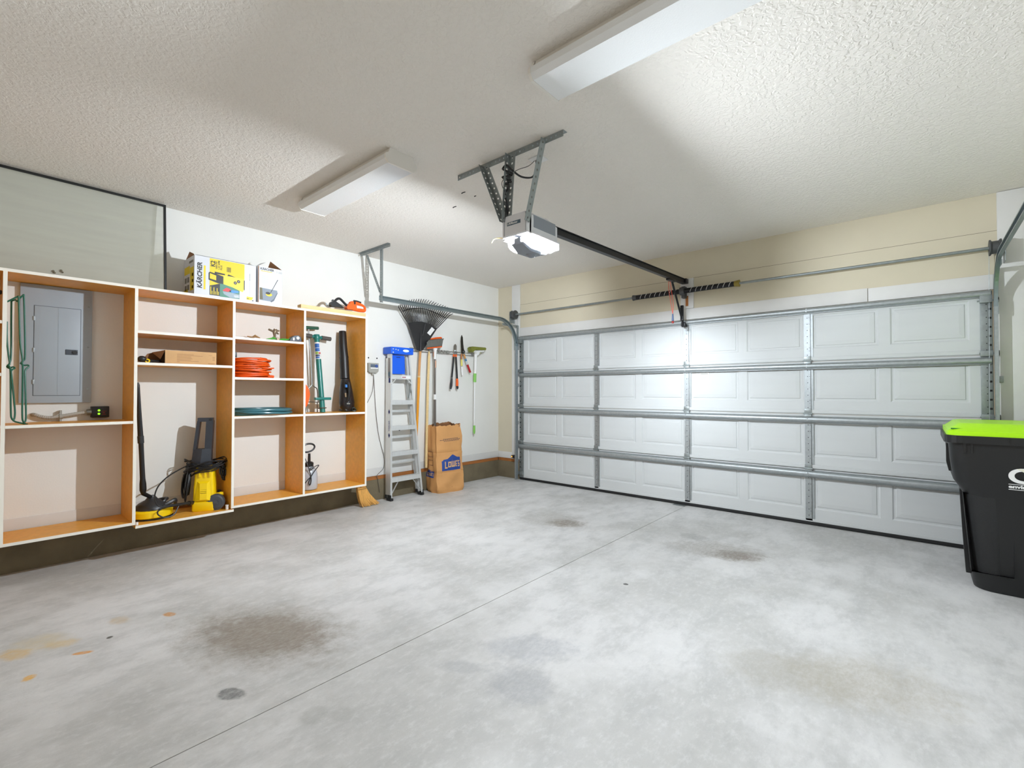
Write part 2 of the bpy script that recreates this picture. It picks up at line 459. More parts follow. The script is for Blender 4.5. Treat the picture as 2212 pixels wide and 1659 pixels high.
# ================================================================ GARAGE DOOR
d1 = bpy.data.objects.new('door_1', None); COL.objects.link(d1); d1['kind'] = 'structure'; d1.location = (2.87, 0, 0); ORG[d1.name] = V((2.87, 0, 0))
d1['label'] = 'white four-section overhead garage door with embossed panels and galvanized struts'
JZ = [.03, .536, 1.063, 1.569, 2.088]
PCX = [.8355 + .5845 * k for k in range(8)]
PW, PH = .252, .163
RINGS = [(0, 0), (.012, .010), (.024, .010), (.030, .004), (.062, .000)]     # inset, depth of the embossing
pan_me = None
def panel_g():
    g = G(); rr = []
    for ins, dep in RINGS:
        a, b = PW - ins, PH - ins
        rr.append([V((-a, dep, -b)), V((a, dep, -b)), V((a, dep, b)), V((-a, dep, b))])
    g.loft(rr, 0, False, False)
    g.add(rr[-1], [(0, 1, 2, 3)], 0)
    return g
for k in range(4):
    z0, z1 = JZ[k] + .002, JZ[k + 1] - .002
    zc = z0 + .285
    g = G()
    # skin with eight openings for the embossed panels
    xs = [DX0]; 
    for c in PCX: xs += [c - PW, c + PW]
    xs.append(DX1)
    zs = [z0, zc - PH, zc + PH, z1]
    for i in range(len(xs) - 1):
        for j in range(3):
            if j == 1 and i % 2 == 1: continue
            g.quad((xs[i], 0, zs[j]), (xs[i + 1], 0, zs[j]), (xs[i + 1], 0, zs[j + 1]), (xs[i], 0, zs[j + 1]))
    g.box((DX0, .0125, z0), (DX1, .045, z1))
    g.add([(DX0, 0, z0), (DX1, 0, z0), (DX1, .0125, z0), (DX0, .0125, z0)], [(0, 3, 2, 1)])
    g.add([(DX0, 0, z1), (DX1, 0, z1), (DX1, .0125, z1), (DX0, .0125, z1)], [(0, 1, 2, 3)])
    if k: 
        g.box((DX0 + .07, -.012, z0 + .006), (DX1 - .07, .001, z0 + .040), bev=.004)     # bottom rail lip
    else:
        g.box((DX0, -.006, z0), (DX1, .001, z0 + .030), bev=.002)
    sec = part('door_section', g, M_door, d1)
    for c in PCX:
        if pan_me is None:
            p = mesh_obj('embossed_panel', panel_g(), M_door); pan_me = p.data
        else:
            p = bpy.data.objects.new('embossed_panel', pan_me); COL.objects.link(p)
        p.parent = sec; p.location = V((c, 0, zc)) - ORG[sec.name]; ORG[p.name] = V((c, 0, zc))
    # stiles between the bays, end brackets, hinges, rollers
    for sx in (1.712, 2.880, 4.050):
        w = .028
        g = G().box((sx - w, -.006, z0 + (.006 if k else .012)), (sx + w, .0, z1 - .008))
        g.box((sx + w - .004, -.006, z0 + .03), (sx + w + .018, 0, z1 - .03))
        for q in range(7): g.cyl((sx, -.0055, z0 + .06 + q * .06), (sx, -.0072, z0 + .06 + q * .06), .0042, n=6, mi=1)
        for q in (.1, .13, .36, .42): g.cyl((sx + .016, -.0055, z0 + q), (sx + .016, -.0072, z0 + q), .003, n=6, mi=1)
        part('stile_plate', g, [M_galv, M_dark], d1)
    for side, (xa, xb) in enumerate(((DX0 - .002, DX0 + .072), (DX1 - .070, DX1 + .002))):
        g = G().box((xa, -.014, z0 + .004), (xb, .0, z1 - .004), bev=.002)
        nslot = 6
        for q in range(nslot):
            zz = z0 + .07 + q * .072
            xo = xb - .024 if side else xa + .010
            g.box((xo, -.0150, zz), (xo + .016, -.0135, zz + .016), 1)
        for q in range(9): g.cyl(((xa + xb) / 2, -.0135, z0 + .04 + q * .052), ((xa + xb) / 2, -.0155, z0 + .04 + q * .052), .004, n=6, mi=1)
        part('end_bracket', g, [M_galvd, M_dark], d1)
        zr = z0 + .012 if k else .10
        xr = DX0 - .012 if side == 0 else DX1 + .012
        sgn = 1 if side else -1
        g = G().cyl((xr - sgn * .09, -.030, zr), (xr + sgn * .018, -.030, zr), .006)
        g.cyl((xr + sgn * .006, -.030, zr), (xr + sgn * .022, -.030, zr), .022, n=14, mi=1)
        g.box((xr - sgn * .085, -.04, zr - .022), (xr - sgn * .01, -.012, zr + .022), bev=.003)
        part('roller', g, [M_galvd, M_black], d1)
    if k:
        for sx in (1.712, 2.880, 4.050):
            zr = JZ[k] + .006
            g = G().cyl((sx - .038, -.022, zr), (sx + .038, -.022, zr), .008)
            g.box((sx - .030, -.022, zr - .055), (sx + .030, -.006, zr - .004), bev=.004); g.box((sx - .030, -.020, zr + .004), (sx + .030, -.006, zr + .045), bev=.004)
            part('hinge', g, M_galvd, d1)
# top rollers
for side in (0, 1):
    xr = DX0 - .012 if side == 0 else DX1 + .012; sgn = 1 if side else -1
    g = G().cyl((xr - sgn * .1, -.045, 2.0), (xr + sgn * .018, -.045, 2.0), .006); g.cyl((xr + sgn * .004, -.045, 2.0), (xr + sgn * .022, -.045, 2.0), .022, n=14, mi=1)
    g.box((xr - sgn * .085, -.055, 1.985), (xr - sgn * .012, -.014, 2.045), bev=.003)
    part('roller', g, [M_galvd, M_black], d1)
# struts: bent hat-section bars right across the door
def strut(z0, z1):
    h = z1 - z0
    prof = [(-.004, z1), (-.030, z1 - .002), (-.052, z1 - .010), (-.058, z1 - .022), (-.058, z0 + .020), (-.050, z0 + .008), (-.034, z0 + .003), (-.034, z0), (-.004, z0)]
    g = G()
    rings = [[V((x, y, z)) for y, z in prof] for x in (DX0 + .01, 2.0, 3.4, DX1 - .01)]
    g.loft(rings, 0, True, True)
    for sx in (1.712, 2.880, 4.050):
        for dz in (.012, -.012): g.cyl((sx, -.057, (z0 + z1) / 2 + dz), (sx, -.063, (z0 + z1) / 2 + dz), .005, n=6)
    part('strut', g, M_galv, d1, ang=50)
strut(2.030, 2.086); strut(1.496, 1.553); strut(.982, 1.044); strut(.458, .524)
part('bottom_seal', G().box((DX0, -.010, 0.002), (DX1, .040, .036), bev=.008), M_rubber, d1)
g = G().box((3.025, -.004, 1.390), (3.125, .0145, 1.485))
for q in range(6): g.box((3.035, -.0046, 1.40 + q * .014), (3.115 if q > 2 else 3.09, -.0039, 1.404 + q * .014), 1)
g.box((3.034, -.0046, 1.474), (3.115, -.0039, 1.481), 1)
part('rating_sticker', g, [M_white, M_grey], d1)

# ================================================================ TRACKS
def channel(path, inward, w=.052, d=.022):
    """C-channel: a web in the plane of the path with two flanges turned inward"""
    g = G(); rings = []
    n = len(path)
    for i in range(n):
        t = (path[min(i + 1, n - 1)] - path[max(i - 1, 0)]).normalized()
        nn = V((0, -t.z, t.y))
        c = path[i]
        prof = [(0, -w / 2), (0, w / 2), (d, w / 2), (d, w / 2 - .009), (d - .003, w / 2 - .009), (d - .003, w / 2 - .003), (.003, w / 2 - .003), (.003, -w / 2 + .003), (d - .003, -w / 2 + .003), (d - .003, -w / 2 + .009), (d, -w / 2 + .009), (d, -w / 2)]
        rings.append([c + X_ * (a * inward) + nn * b for a, b in prof])
    g.loft(rings, 0, False, True)
    return g
def track(x, inward, label, endy):
    t = thing('garage_door_track', label, 'track', (x, -.07, 0))
    R_ = .36; zt = 2.302; yv = -.075
    vert = [V((x, yv, .01)), V((x, yv, zt - R_))]
    curve = [V((x, yv - R_ + R_ * math.cos(a), zt - R_ + R_ * math.sin(a))) for a in [PI / 2 * i / 16 for i in range(17)]]
    horiz = [V((x, yv - R_, zt)), V((x, endy, zt))]
    part('vertical_rail', channel(vert, inward), M_galv, t)
    part('curved_rail', channel(curve, inward), M_track, t)
    g = channel(horiz, inward)
    part('horizontal_rail', g, M_track, t)
    # splice plates and flag bracket
    g = G().box((x - inward * .003, yv - .035, zt - R_ - .06), (x + inward * .001, yv + .05, zt - R_ + .05))
    for dz in (-.04, -.01, .03): g.cyl((x, yv - .01, zt - R_ + dz), (x + inward * .007, yv - .01, zt - R_ + dz), .006, n=8)
    g.box((x - inward * .003, yv + .02, zt - R_ - .05), (x + inward * .0, .0, zt - .05))
    g.perf((x - inward * .002, -.004, 2.22), (0, -1, 0), (0, 0, 1), .36, .034)
    part('flag_bracket', g, M_galvd, t)
    for zz in (.25, .80, 1.35):
        part('wall_bracket', G().box((x - inward * .028, yv + .02, zz), (x - inward * .002, .0, zz + .05), bev=.002).cyl((x, yv, zz + .025), (x + inward * .006, yv, zz + .025), .006, n=8), M_galvd, t)
    # rear hanger of perforated angle
    s = inward
    g = G().perf((x - s * .0, endy + .01, zt - .045), (0, 0, 1), (0, 1, 0), H - zt + .045, .040, r=.0062, pitch=.027); g.perf((x, endy + .01, zt - .045), (0, 0, 1), (s, 0, 0), H - zt + .045, .040, r=.0062, pitch=.027)
    part('hanger_post', g, M_galvd, t)
    xa = x - .37 if s > 0 else x - .2
    g = G().perf((xa, endy - .004, H - .036), (1, 0, 0), (0, 0, 1), .58, .034); g.perf((xa, endy - .004, H - .003), (1, 0, 0), (0, -1, 0), .58, .030)
    part('ceiling_angle', g, M_galvd, t)
    a = V((x - s * .27, endy, H - .03)); b = V((x, endy, zt + .06))
    g = G().perf(a, b - a, (0, 1, 0), (b - a).length, .030)
    part('diagonal_brace', g, M_galvd, t)
    return t
track(.41, 1, 'galvanized overhead door track along the left wall, passing in front of the leaf rake', -2.38)
track(5.335, -1, 'galvanized overhead door track curving up at the right edge above the green-lidded bin', -3.1)
# photo-eye sensor on the left vertical rail
s_ = thing('safety_sensor', 'small black safety sensor with amber lamp low on left door rail', 'sensor', (.40, -.10, .34))
g = G().box((.345, -.105, .318), (.400, -.075, .355), bev=.004); g.box((.385, -.11, .312), (.415, -.085, .322)); g.box((.385, -.11, .352), (.415, -.085, .362))
part('housing', g, M_black, s_)
part('signal_lamp', G().cyl((.362, -.105, .336), (.362, -.109, .336), .008), mat('amber_lamp', (255, 170, 60), .4, emit=2.0), s_)

# ================================================================ TORSION SHAFT
SZ, SY = 2.405, -.085
t = thing('torsion_spring_shaft', 'steel torsion shaft with two black springs above the garage door', 'door spring', (2.86, SY, SZ))
part('shaft', G().cyl((.37, SY, SZ), (5.37, SY, SZ), .0127, n=14), M_galvd, t)
M_spring = mat('black_oiled_spring', (30, 30, 34), .38, .4)
def spring(xa, xb):
    g = G(); n = int((xb - xa) / .0095)
    rings = []
    k = n * 2
    for i in range(k + 1):
        x = xa + (xb - xa) * i / k
        r = .029 - (.0035 if i % 2 else 0)
        rings.append([V((x, SY + r * math.cos(2 * PI * j / 14), SZ + r * math.sin(2 * PI * j / 14))) for j in range(14)])
    g.loft(rings, 0, True, True)
    # chalk marks along the coils
    m = int((xb - xa) / .055)
    for i in range(1, m):
        x = xa + (xb - xa) * i / m
        a = 2.4
        g.tube([V((x + .006 * q, SY + .0298 * math.cos(PI + .9 - .45 * q), SZ + .0298 * math.sin(PI + .9 - .45 * q))) for q in range(5)], .0022, 5, mi=1)
    return g
part('spring', spring(2.31, 2.84), [M_spring, M_white], t, ang=80)
part('spring', spring(2.90, 3.42), [M_spring, M_white], t, ang=80)
M_cone = mat('spring_cone', (84, 86, 88), .5, .5)
part('winding_cone', G().cyl((2.27, SY, SZ), (2.315, SY, SZ), .034, .028), M_cone, t)
part('winding_cone', G().cyl((3.415, SY, SZ), (3.465, SY, SZ), .028, .036), mat('cone_ochre', (150, 132, 60), .6, .1), t, label='ochre painted winding cone at the right spring end')
g = G().cyl((2.845, SY, SZ), (2.895, SY, SZ), .045, n=18); g.box((2.85, SY + .01, SZ - .075), (2.89, -.008, SZ + .055), bev=.004)
part('centre_bracket', g, M_cone, t)
for x, s in ((.385, 1), (5.325, -1)):
    g = G().lathe((x, SY, SZ), (1, 0, 0), [(.062, -.034), (.062, -.026), (.050, -.018), (.050, .018), (.062, .026), (.062, .034), (.02, .036)], 24)
    part('cable_drum', g, M_cone, t)
    part('bearing_plate', G().box((x - s * .055, SY - .04, SZ - .12), (x - s * .05, -.008, SZ + .05), bev=.002), M_galvd, t)
    part('lift_cable', G().cyl((x + s * .03, SY + .05, SZ), (x + s * .05, -.05, .08), .0018, n=5), M_galvd, t)

# ================================================================ OPENER
OX, OY0, OY1 = 2.880, -3.0, -2.66
t = thing('garage_door_opener', 'grey ceiling-hung garage door opener with two lit lamp lenses', 'door opener', (OX, -2.83, 2.22))
M_open = mat('opener_grey', (214, 215, 218), .45)
M_opend = mat('opener_dark_grey', (132, 138, 146), .45)
hw = .105
def orect(y, zb, zt, ww, r=.02):
    return [V((OX + a, y, b)) for a, b in ((-ww, zb), (ww, zb), (ww, zt - r), (ww - r, zt), (-ww + r, zt), (-ww, zt - r))]
g = G()
g.loft([orect(OY0 + .03, 2.300, 2.440, hw), orect(OY1 - .10, 2.300, 2.448, hw), orect(OY1 - .008, 2.300, 2.428, hw), orect(OY1, 2.305, 2.418, hw - .006)], 0, True, True)
for sg in (-1, 1): g.box((OX + sg * (hw - .004), OY0 + .03, 2.290), (OX + sg * .124, OY1 - .004, 2.303), bev=.003)  # side lips added to shield the ceiling from the bulbs
g.box((OX - .122, OY1 - .014, 2.249), (OX + .122, OY1 - .003, 2.303), bev=.003)  # front lip added to dim bulb light on the upper door and header
g.loft([orect(OY0, 2.305, 2.432, hw - .004), orect(OY0 + .008, 2.298, 2.438, hw), orect(OY0 + .045, 2.298, 2.440, hw)], 0, True, True)
part('housing', g, M_open, t, ang=28)
part('side_panel', G().box((OX + hw - .001, OY0 + .07, 2.345), (OX + hw + .002, OY1 - .03, 2.425), bev=.001), M_opend, t)
part('seam', G().box((OX - hw + .018, OY0 - .002, 2.306), (OX - hw + .021, OY0 + .002, 2.43)), M_opend, t)
part("seam", G().box((OX + hw - .010, OY0 - .002, 2.306), (OX + hw - .007, OY0 + .002, 2.43)), M_opend, t)
g = G()
bw = [(-.034, 2.30), (-.034, 2.236), (-.065, 2.223), (-.054, 2.207), (.054, 2.207), (.065, 2.223), (.034, 2.236), (.034, 2.30)]  # belly flared into a tray below the bulbs to limit light on the floor
g.loft([[V((OX + a * .8, OY0 + .03, b * .45 + 2.275 * .55)) for a, b in bw], [V((OX + a, OY0 + .10, b)) for a, b in bw], [V((OX + a, -2.80, b)) for a, b in bw], [V((OX + a * .62, -2.765, b)) for a, b in bw]], 0, True, True)
g.loft([[V((OX + a, y, b)) for a, b in ((-.036, 2.30), (-.036, 2.215 + k), (.036, 2.215 + k), (.036, 2.30))] for y, k in ((-2.78, 0), (-2.70, .015), (OY1, .05))], 0, True, True)
g.ball((OX + .004, OY0 + .17, 2.225), .042, sq=(.9, 1, 1))
part('belly_cover', g, M_opend, t)
g = G().box((OX - .061, OY0 - .0015, 2.368), (OX + .052, OY0 + .001, 2.391))
lg = part('logo_plate', g, mat('logo_slate', (70, 92, 108), .5), t)
part('lettering', G().text('LiftMaster', (OX - .057, OY0 - .0016, 2.374), X_, Z_, .021, bold=.0004), M_white, lg)
M_bulb = mat('lit_bulb', (234, 243, 252), .4, emit=BULB_POWER)
M_lens = mat('clear_lens', (244, 247, 252), .35, emit=9.0, alpha=.16)
for s in (-1, 1):
    g = G()
    ya, yb = OY0 + .046, OY1 - .016
    rings = []
    for y, k in ((ya, .45), (ya + .02, .8), (ya + .06, 1), (yb - .06, 1), (yb - .02, .8), (yb, .45)):
        rings.append([V((OX + s * (.036 + (a - .036) * (k * .5 + .5)), y, 2.292 - (2.292 - b) * (k * .5 + .5))) for a, b in ((.036, 2.289), (.108, 2.289), (.116, 2.275), (.115, 2.250), (.102, 2.232), (.074, 2.2245), (.036, 2.2375))])
    g.loft(rings if s > 0 else [r[::-1] for r in rings], 0, True, True)
    part('lamp_lens', g, M_lens, t)
    bc = V((OX + s * .058, -2.84, 2.262))
    part('bulb', G().ball(bc, .021, n=16), M_bulb, t)
# rail, trolley, header bracket, door arm
ra, rb = V((OX, OY1 + .01, 2.437)), V((OX, -.07, 2.512))
dv = (rb - ra)
g = G()
for dz, ww, hh in ((0.026, .020, .005), (0, .009, .05), (-.026, .020, .005)):
    c = [V((sx * ww, 0, dz + sz * hh / 2)) for sx, sz in ((-1, -1), (1, -1), (1, 1), (-1, 1))]
    g.loft([[ra + q for q in c], [rb + q for q in c]], 0, False, True)
part('rail', g, M_blackm, t)
part('drive_belt', G().tube([ra + V((0, 0, .036)), rb + V((0, 0, .036))], .004, 6), M_black, t)
tc = ra.lerp(rb, .865)
part('trolley', G().box(tc + V((-.022, -.10, -.05)), tc + V((.022, .06, -.022)), bev=.005), M_black, t)
g = G().box((OX - .03, -.085, 2.495), (OX + .03, -.012, 2.545), bev=.004)
part('header_bracket', g, M_blackm, t)
aa = tc + V((0.0, 0.01, -.045)); ab = V((2.862, -.085, 2.085))
g = G().tube([aa, aa.lerp(ab, .5), ab, ab + V((-.002, .02, -.040)), ab + V((.006, .055, -.052))], .0115, 8)
g.box(ab + V((-.016, -.016, -.01)), ab + V((.016, .016, .16)), bev=.004); g.tube([ab, ab + V((.004, -.004, -.085))], .008, 6)
part('door_arm', g, M_blackm, t)
g = G().box((2.862 - .02, -.07, 2.012), (2.862 + .03, -.0, 2.06), bev=.004)
part('arm_bracket', g, M_blackm, t)
# hanging angle and straps
yA = -2.985
g = G().perf((2.327, yA, H - .040), X_, Z_, .93, .040, r=.0065, pitch=.036); g.perf((2.327, yA, H - .002), X_, (0, 1, 0), .93, .040, r=.0065, pitch=.036)
part('ceiling_angle', g, M_galvd, t)
def strap(a, b, w1, wd2):
    a, b = V(a), V(b); L_ = (b - a).length
    g = G().perf(a, b - a, w1, L_, .047, r=.0078, pitch=.042)
    g.perf(a, b - a, wd2, L_, .047, r=.0078, pitch=.042)
    return g
part('hanging_strap', strap((3.128, yA - .004, H - .02), (OX + hw + .012, yA - .004, 2.36), (-1, 0, 0), (0, -1, 0)), M_galvd, t)
part('hanging_strap', strap((2.835, yA - .004, H - .02), (2.800, yA - .004, 2.40), (1, 0, 0), (0, -1, 0)), M_galvd, t)
part('hanging_strap', strap((2.59, yA - .004, H - .02), (2.785, yA - .004, 2.40), (1, 0, 0), (0, -1, 0)), M_galvd, t)
# power cord wound on the middle strap and plugged into the ceiling outlet
pts = [(2.81, -2.98, 2.43), (2.825, -3.012, 2.52), (2.80, -3.0, 2.58), (2.845, -3.016, 2.63), (2.80, -3.01, 2.655), (2.85, -2.98, 2.668), (2.80, -3.03, 2.69), (2.86, -2.985, 2.705), (2.815, -3.03, 2.735), (2.79, -3.01, 2.76), (2.83, -3.02, 2.765), (2.86, -3.0, 2.73), (2.88, -2.93, 2.705), (2.91, -2.86, 2.715), (2.915, -2.82, 2.76), (2.917, -2.80, 2.80)]
g = G().tube(smooth(pts, 5), .0065, 6); g.tube([(2.917, -2.803, 2.79), (2.918, -2.80, H - .01)], [.010, .016], 8)
part('power_cord', g, M_black, t)
part('bell_wire', G().tube(smooth([(2.80, -3.0, 2.42), (2.83, -3.02, 2.55), (2.80, -3.03, 2.66), (2.86, -2.96, 2.74), (2.885, -2.86, 2.80), (2.90, -2.80, H)], 6), .0022, 5), M_black, t)
part('antenna_wire', G().tube(smooth([(2.775, -2.985, 2.300), (2.755, -3.0, 2.305), (2.73, -3.03, 2.295), (2.725, -3.05, 2.265)], 6), .0025, 5), mat('yellow_wire', (228, 196, 120), .5), t, label='thin yellow antenna wire')
o_ = thing('ceiling_outlet', 'small white outlet plate on ceiling beside the opener straps', 'outlet', (2.92, -2.80, H - .008))
part('cover_plate', G().box((2.872, -2.845, H - .009), (2.972, -2.755, H), bev=.002), M_white, o_)
part('socket', G().cyl((2.918, -2.80, H - .009), (2.918, -2.80, H - .012), .018, n=12), M_trim, o_)
# emergency release cord
t = thing('release_cord', 'red pull cord with a blue and red handle hanging from trolley', 'cord', tuple(tc + V((0, 0, -.05))))
c0 = tc + V((-.018, -.01, -.045)); c1 = AY(1453, 678, c0.y)
M_redc = mat('red_cord', (232, 96, 80), .6)
part('loop', G().tube(smooth([c0, c0 + V((-.012, 0, -.02)), c0.lerp(c1, .35) + V((-.016, 0, 0)), c0.lerp(c1, .75) + V((-.006, 0, 0)), c1], 6), .0030, 6).tube(smooth([c0 + V((.006, 0, 0)), c0.lerp(c1, .3) + V((.010, 0, 0)), c0.lerp(c1, .7) + V((.016, 0, 0)), c1], 6), .0030, 6), M_redc, t)
part('pull_handle', G().cyl(c1, c1 + V((.002, 0, -.075)), .007, .012, n=10), mat('blue_braid', (84, 104, 140), .6), t)
part('knot', G().ball(c1 + V((.002, 0, -.088)), .015), mat('dark_red', (150, 50, 44), .6), t)

# ================================================================ CEILING LIGHTS
M_pris = mat('prismatic_acrylic', (226, 227, 226), .22, spec=.5, bump=.25, bscale=160)
M_fix = mat('fixture_white', (226, 222, 214), .5)
def fixture(xa, xb, ya, yb, label):
    t = thing('ceiling_light', label, 'ceiling light', ((xa + xb) / 2, (ya + yb) / 2, H), 'unlit fluorescent ceiling lights')
    yc = (ya + yb) / 2
    w = (yb - ya) / 2
    prof = [(-w * .72, H), (-w * .80, H - .04), (-w * .95, H - .052), (w * .95, H - .052), (w * .80, H - .04), (w * .72, H)]
    g = G().loft([[V((x, yc + a, b)) for a, b in prof] for x in (xa + .018, xb - .018)], 0, False, True)
    part('housing', g, M_fix, t)
    prof = [(-w, H - .045), (-w, H - .075), (-w + .022, H - .098), (w - .022, H - .098), (w, H - .075), (w, H - .045)]
    g = G().loft([[V((x, yc + a, b)) for a, b in prof] for x in (xa + .012, xb - .012)], 0, False, True)
    part('lens_cover', g, M_pris, t)
    ep = [(-w * .74, H), (-w * .86, H - .035), (-w - .004, H - .045), (-w - .004, H - .076), (-w + .020, H - .101), (w - .020, H - .101), (w + .004, H - .076), (w + .004, H - .045), (w * .86, H - .035), (w * .74, H)]
    for x in (xa, xb - .014):
        part('end_cap', G().prism([V((x, yc + a, b)) for a, b in ep], (.014, 0, 0)), M_fix, t)
    return t
fixture(1.06, 2.29, -3.575, -3.335, 'unlit white wraparound ceiling light, the whole one left of the opener')
fixture(3.475, 4.70, -3.595, -3.345, 'unlit wraparound ceiling light nearer the camera, cut off by the photo top')
# ================================================================ SHELVING CABINETS
CD, CT, CB = .385, 2.081, .276
TH = .020
MM = [M_mela, M_edge]
def board(a, b):
    """melamine board with a white front edge (faces +x)"""
    x0, y0, z0 = a; x1, y1, z1 = b
    vs = [(x0, y0, z0), (x1, y0, z0), (x1, y1, z0), (x0, y1, z0), (x0, y0, z1), (x1, y0, z1), (x1, y1, z1), (x0, y1, z1)]
    g = G(); g.add(vs, [(0, 3, 2, 1), (4, 5, 6, 7), (0, 1, 5, 4), (2, 3, 7, 6), (3, 0, 4, 7)], 0); g.add(vs, [(1, 2, 6, 5)], 1)
    return g
def cabinet(ya, yb, shelves, label, bottom=CB, left=False, legs=False):
    """open cabinet bay between ya and yb (its right panel ends at yb)"""
    t = thing('shelving_cabinet', label, 'cabinet', (CD / 2, (ya + yb) / 2, bottom), 'open shelving cabinets along the left wall')
    part('side_panel', board((0, yb - TH, CB), (CD, yb, CT - TH)), MM, t)
    if left: part('side_panel', board((0, ya, CB), (CD, ya + TH, CT - TH)), MM, t)
    l = ya + (TH if left else 0)
    part('top_panel', board((0, ya, CT - TH), (CD, yb, CT)), MM, t)
    part('bottom_panel', board((0, l, bottom), (CD - .001, yb - TH, bottom + TH)) if bottom == CB else board((0, l, bottom), (CD + .004, yb, bottom + TH)), MM, t)
    for z in shelves: part('shelf', board((0, l + .0005, z - TH), (CD - .002, yb - TH - .0005, z)), MM, t)
    for dy in (ya + .12, yb - .14):
        pass
    return t
U = [-5.83, -5.150, -4.471, -3.798, -3.176, -2.509]
cabinet(U[0], U[1], (1.062, 1.40, 1.74), 'open cabinet bay cut off by the left edge of the photo', left=True)
cabinet(U[1], U[2], (1.058,), 'wide open cabinet bay holding the grey breaker panel and green wire stakes')
c2 = cabinet(U[2], U[3], (1.503, 1.745), 'open cabinet bay holding the yellow pressure washer, its bottom board set lower', bottom=.248)
cabinet(U[3], U[4], (1.064, 1.405, 1.756), 'open cabinet bay of four openings holding orange cord and teal hose')
c4 = cabinet(U[4], U[5], (1.064,), 'rightmost open cabinet bay holding leaf blower and garden tools')
part('leveling_foot', G().cyl((.35, U[3] - .040, .268), (.35, U[3] - .040, .300), .011, n=10).cyl((.35, U[3] - .040, .30), (.35, U[3] - .040, .307), .014, n=10), M_white, c2)
part('leveling_foot', G().cyl((.365, U[2] + .012, .268), (.365, U[2] + .012, .290), .010, n=10), M_white, c2)
# ================================================================ BREAKER PANEL, SURGE DEVICE
t = thing('breaker_panel', 'grey metal electrical breaker panel on wall inside wide cabinet bay', 'electrical panel', (0, -4.88, 1.196))
part('cover', G().box((-.012, -5.073, 1.196), (.022, -4.684, 2.058), bev=.003), M_panel, t)
g = G().box((.021, -5.0, 1.252), (.026, -4.752, 1.903), bev=.0015)
part('door_seam', G().box((.0212, -5.004, 1.248), (.0224, -4.748, 1.907)), mat('seam_grey', (96, 104, 112), .5), t)
pd = part('panel_door', g, M_panel, t)
part('crease', G().box((.0255, -4.875, 1.256), (.0275, -4.870, 1.899)).box((.0255, -4.972, 1.256), (.0265, -4.970, 1.899)), M_panel, pd)
g = G().box((.0255, -4.834, 1.556), (.031, -4.765, 1.595), bev=.002); 
part('door_latch', g, mat('latch_slate', (70, 78, 88), .45), pd)
part('latch_knob', G().cyl((.030, -4.782, 1.575), (.040, -4.782, 1.575), .014), M_black, pd)
for z in (1.81, 1.58, 1.35): part('hinge', G().box((.022, -5.006, z - .016), (.029, -4.996, z + .016), bev=.001), M_galv, t)
for z in (1.93, 1.62, 1.30): part('cover_screw', G().cyl((.021, -4.706, z), (.026, -4.706, z), .007, n=10), M_galvd, t)
t = thing('surge_protector', 'black surge protector box with two green lights below the breaker panel', 'surge protector', (0.0, -4.63, 1.07))
part('housing', G().box((-.012, -4.684, 1.080), (.055, -4.580, 1.165), bev=.004), M_black, t)
M_led = mat('green_led', (150, 255, 40), .4, emit=1.6)
for z in (1.134, 1.108): part('status_light', G().cyl((.054, -4.642, z), (.058, -4.642, z), .0075, n=10), M_led, t)
part('label_text', G().box((.0548, -4.626, 1.100), (.0556, -4.600, 1.104)).box((.0548, -4.626, 1.126), (.0556, -4.596, 1.129)).box((.0548, -4.62, 1.112), (.0556, -4.606, 1.118)), mat('dull_red', (140, 50, 36), .5), t)
pts = smooth([(-.01, -5.002, 1.112), (.02, -4.99, 1.112), (.028, -4.955, 1.096), (.03, -4.91, 1.088), (.03, -4.86, 1.096), (.03, -4.80, 1.106), (.03, -4.735, 1.118), (.03, -4.70, 1.122)], 8)
g = G().tube(pts, [.0135 if i % 2 else .0115 for i in range(len(pts))], 10)
part('conduit', g, mat('grey_conduit', (168, 164, 154), .5), t)
part('conduit_clamp', G().cyl((.03, -4.862, 1.095), (.03, -4.846, 1.097), .020, n=12).box((.0, -4.860, 1.118), (.034, -4.848, 1.140)).box((.0, -4.860, 1.055), (.034, -4.848, 1.076)), M_grey, t)
part('fitting', G().cyl((.03, -4.71, 1.121), (.03, -4.684, 1.122), .022, n=12), M_galvd, t)
# ================================================================ ON TOP OF THE CABINETS
# window screen leaning against the wall
t = thing('window_screen', 'large black-framed grey mesh window screen standing on the cabinet tops', 'window screen', (.12, -5.0, CT))
sy1, sy0, sz1 = -4.236, -5.78, 2.848
xb_, xt_ = .135, .075
def scr(y, z): return V((xb_ + (xt_ - xb_) * (z - CT) / (sz1 - CT), y, z))
M_frame = mat('screen_frame_black', (26, 28, 28), .4, .2)
def bar(a, b, w):
    g = G(); g.tube([a, b], w, 4); return g
part('frame', G().box((xb_ - .008, sy0, CT + .001), (xb_ + .008, sy1, CT + .018)), M_frame, t)
for nm, a, b in (('frame', scr(sy0, sz1 - .009), scr(sy1, sz1 - .009)),):
    part(nm, G().box((a.x - .008, sy0, sz1 - .018), (a.x + .008, sy1, sz1)), M_frame, t)
for y in (sy0 + .008, sy1 - .008):
    rr = [[scr(y, z) + V((dx, dy, 0)) for dx, dy in ((-.008, -.008), (.008, -.008), (.008, .008), (-.008, .008))] for z in (CT + .002, sz1)]
    part('frame', G().loft(rr, 0, False, True), M_frame, t)
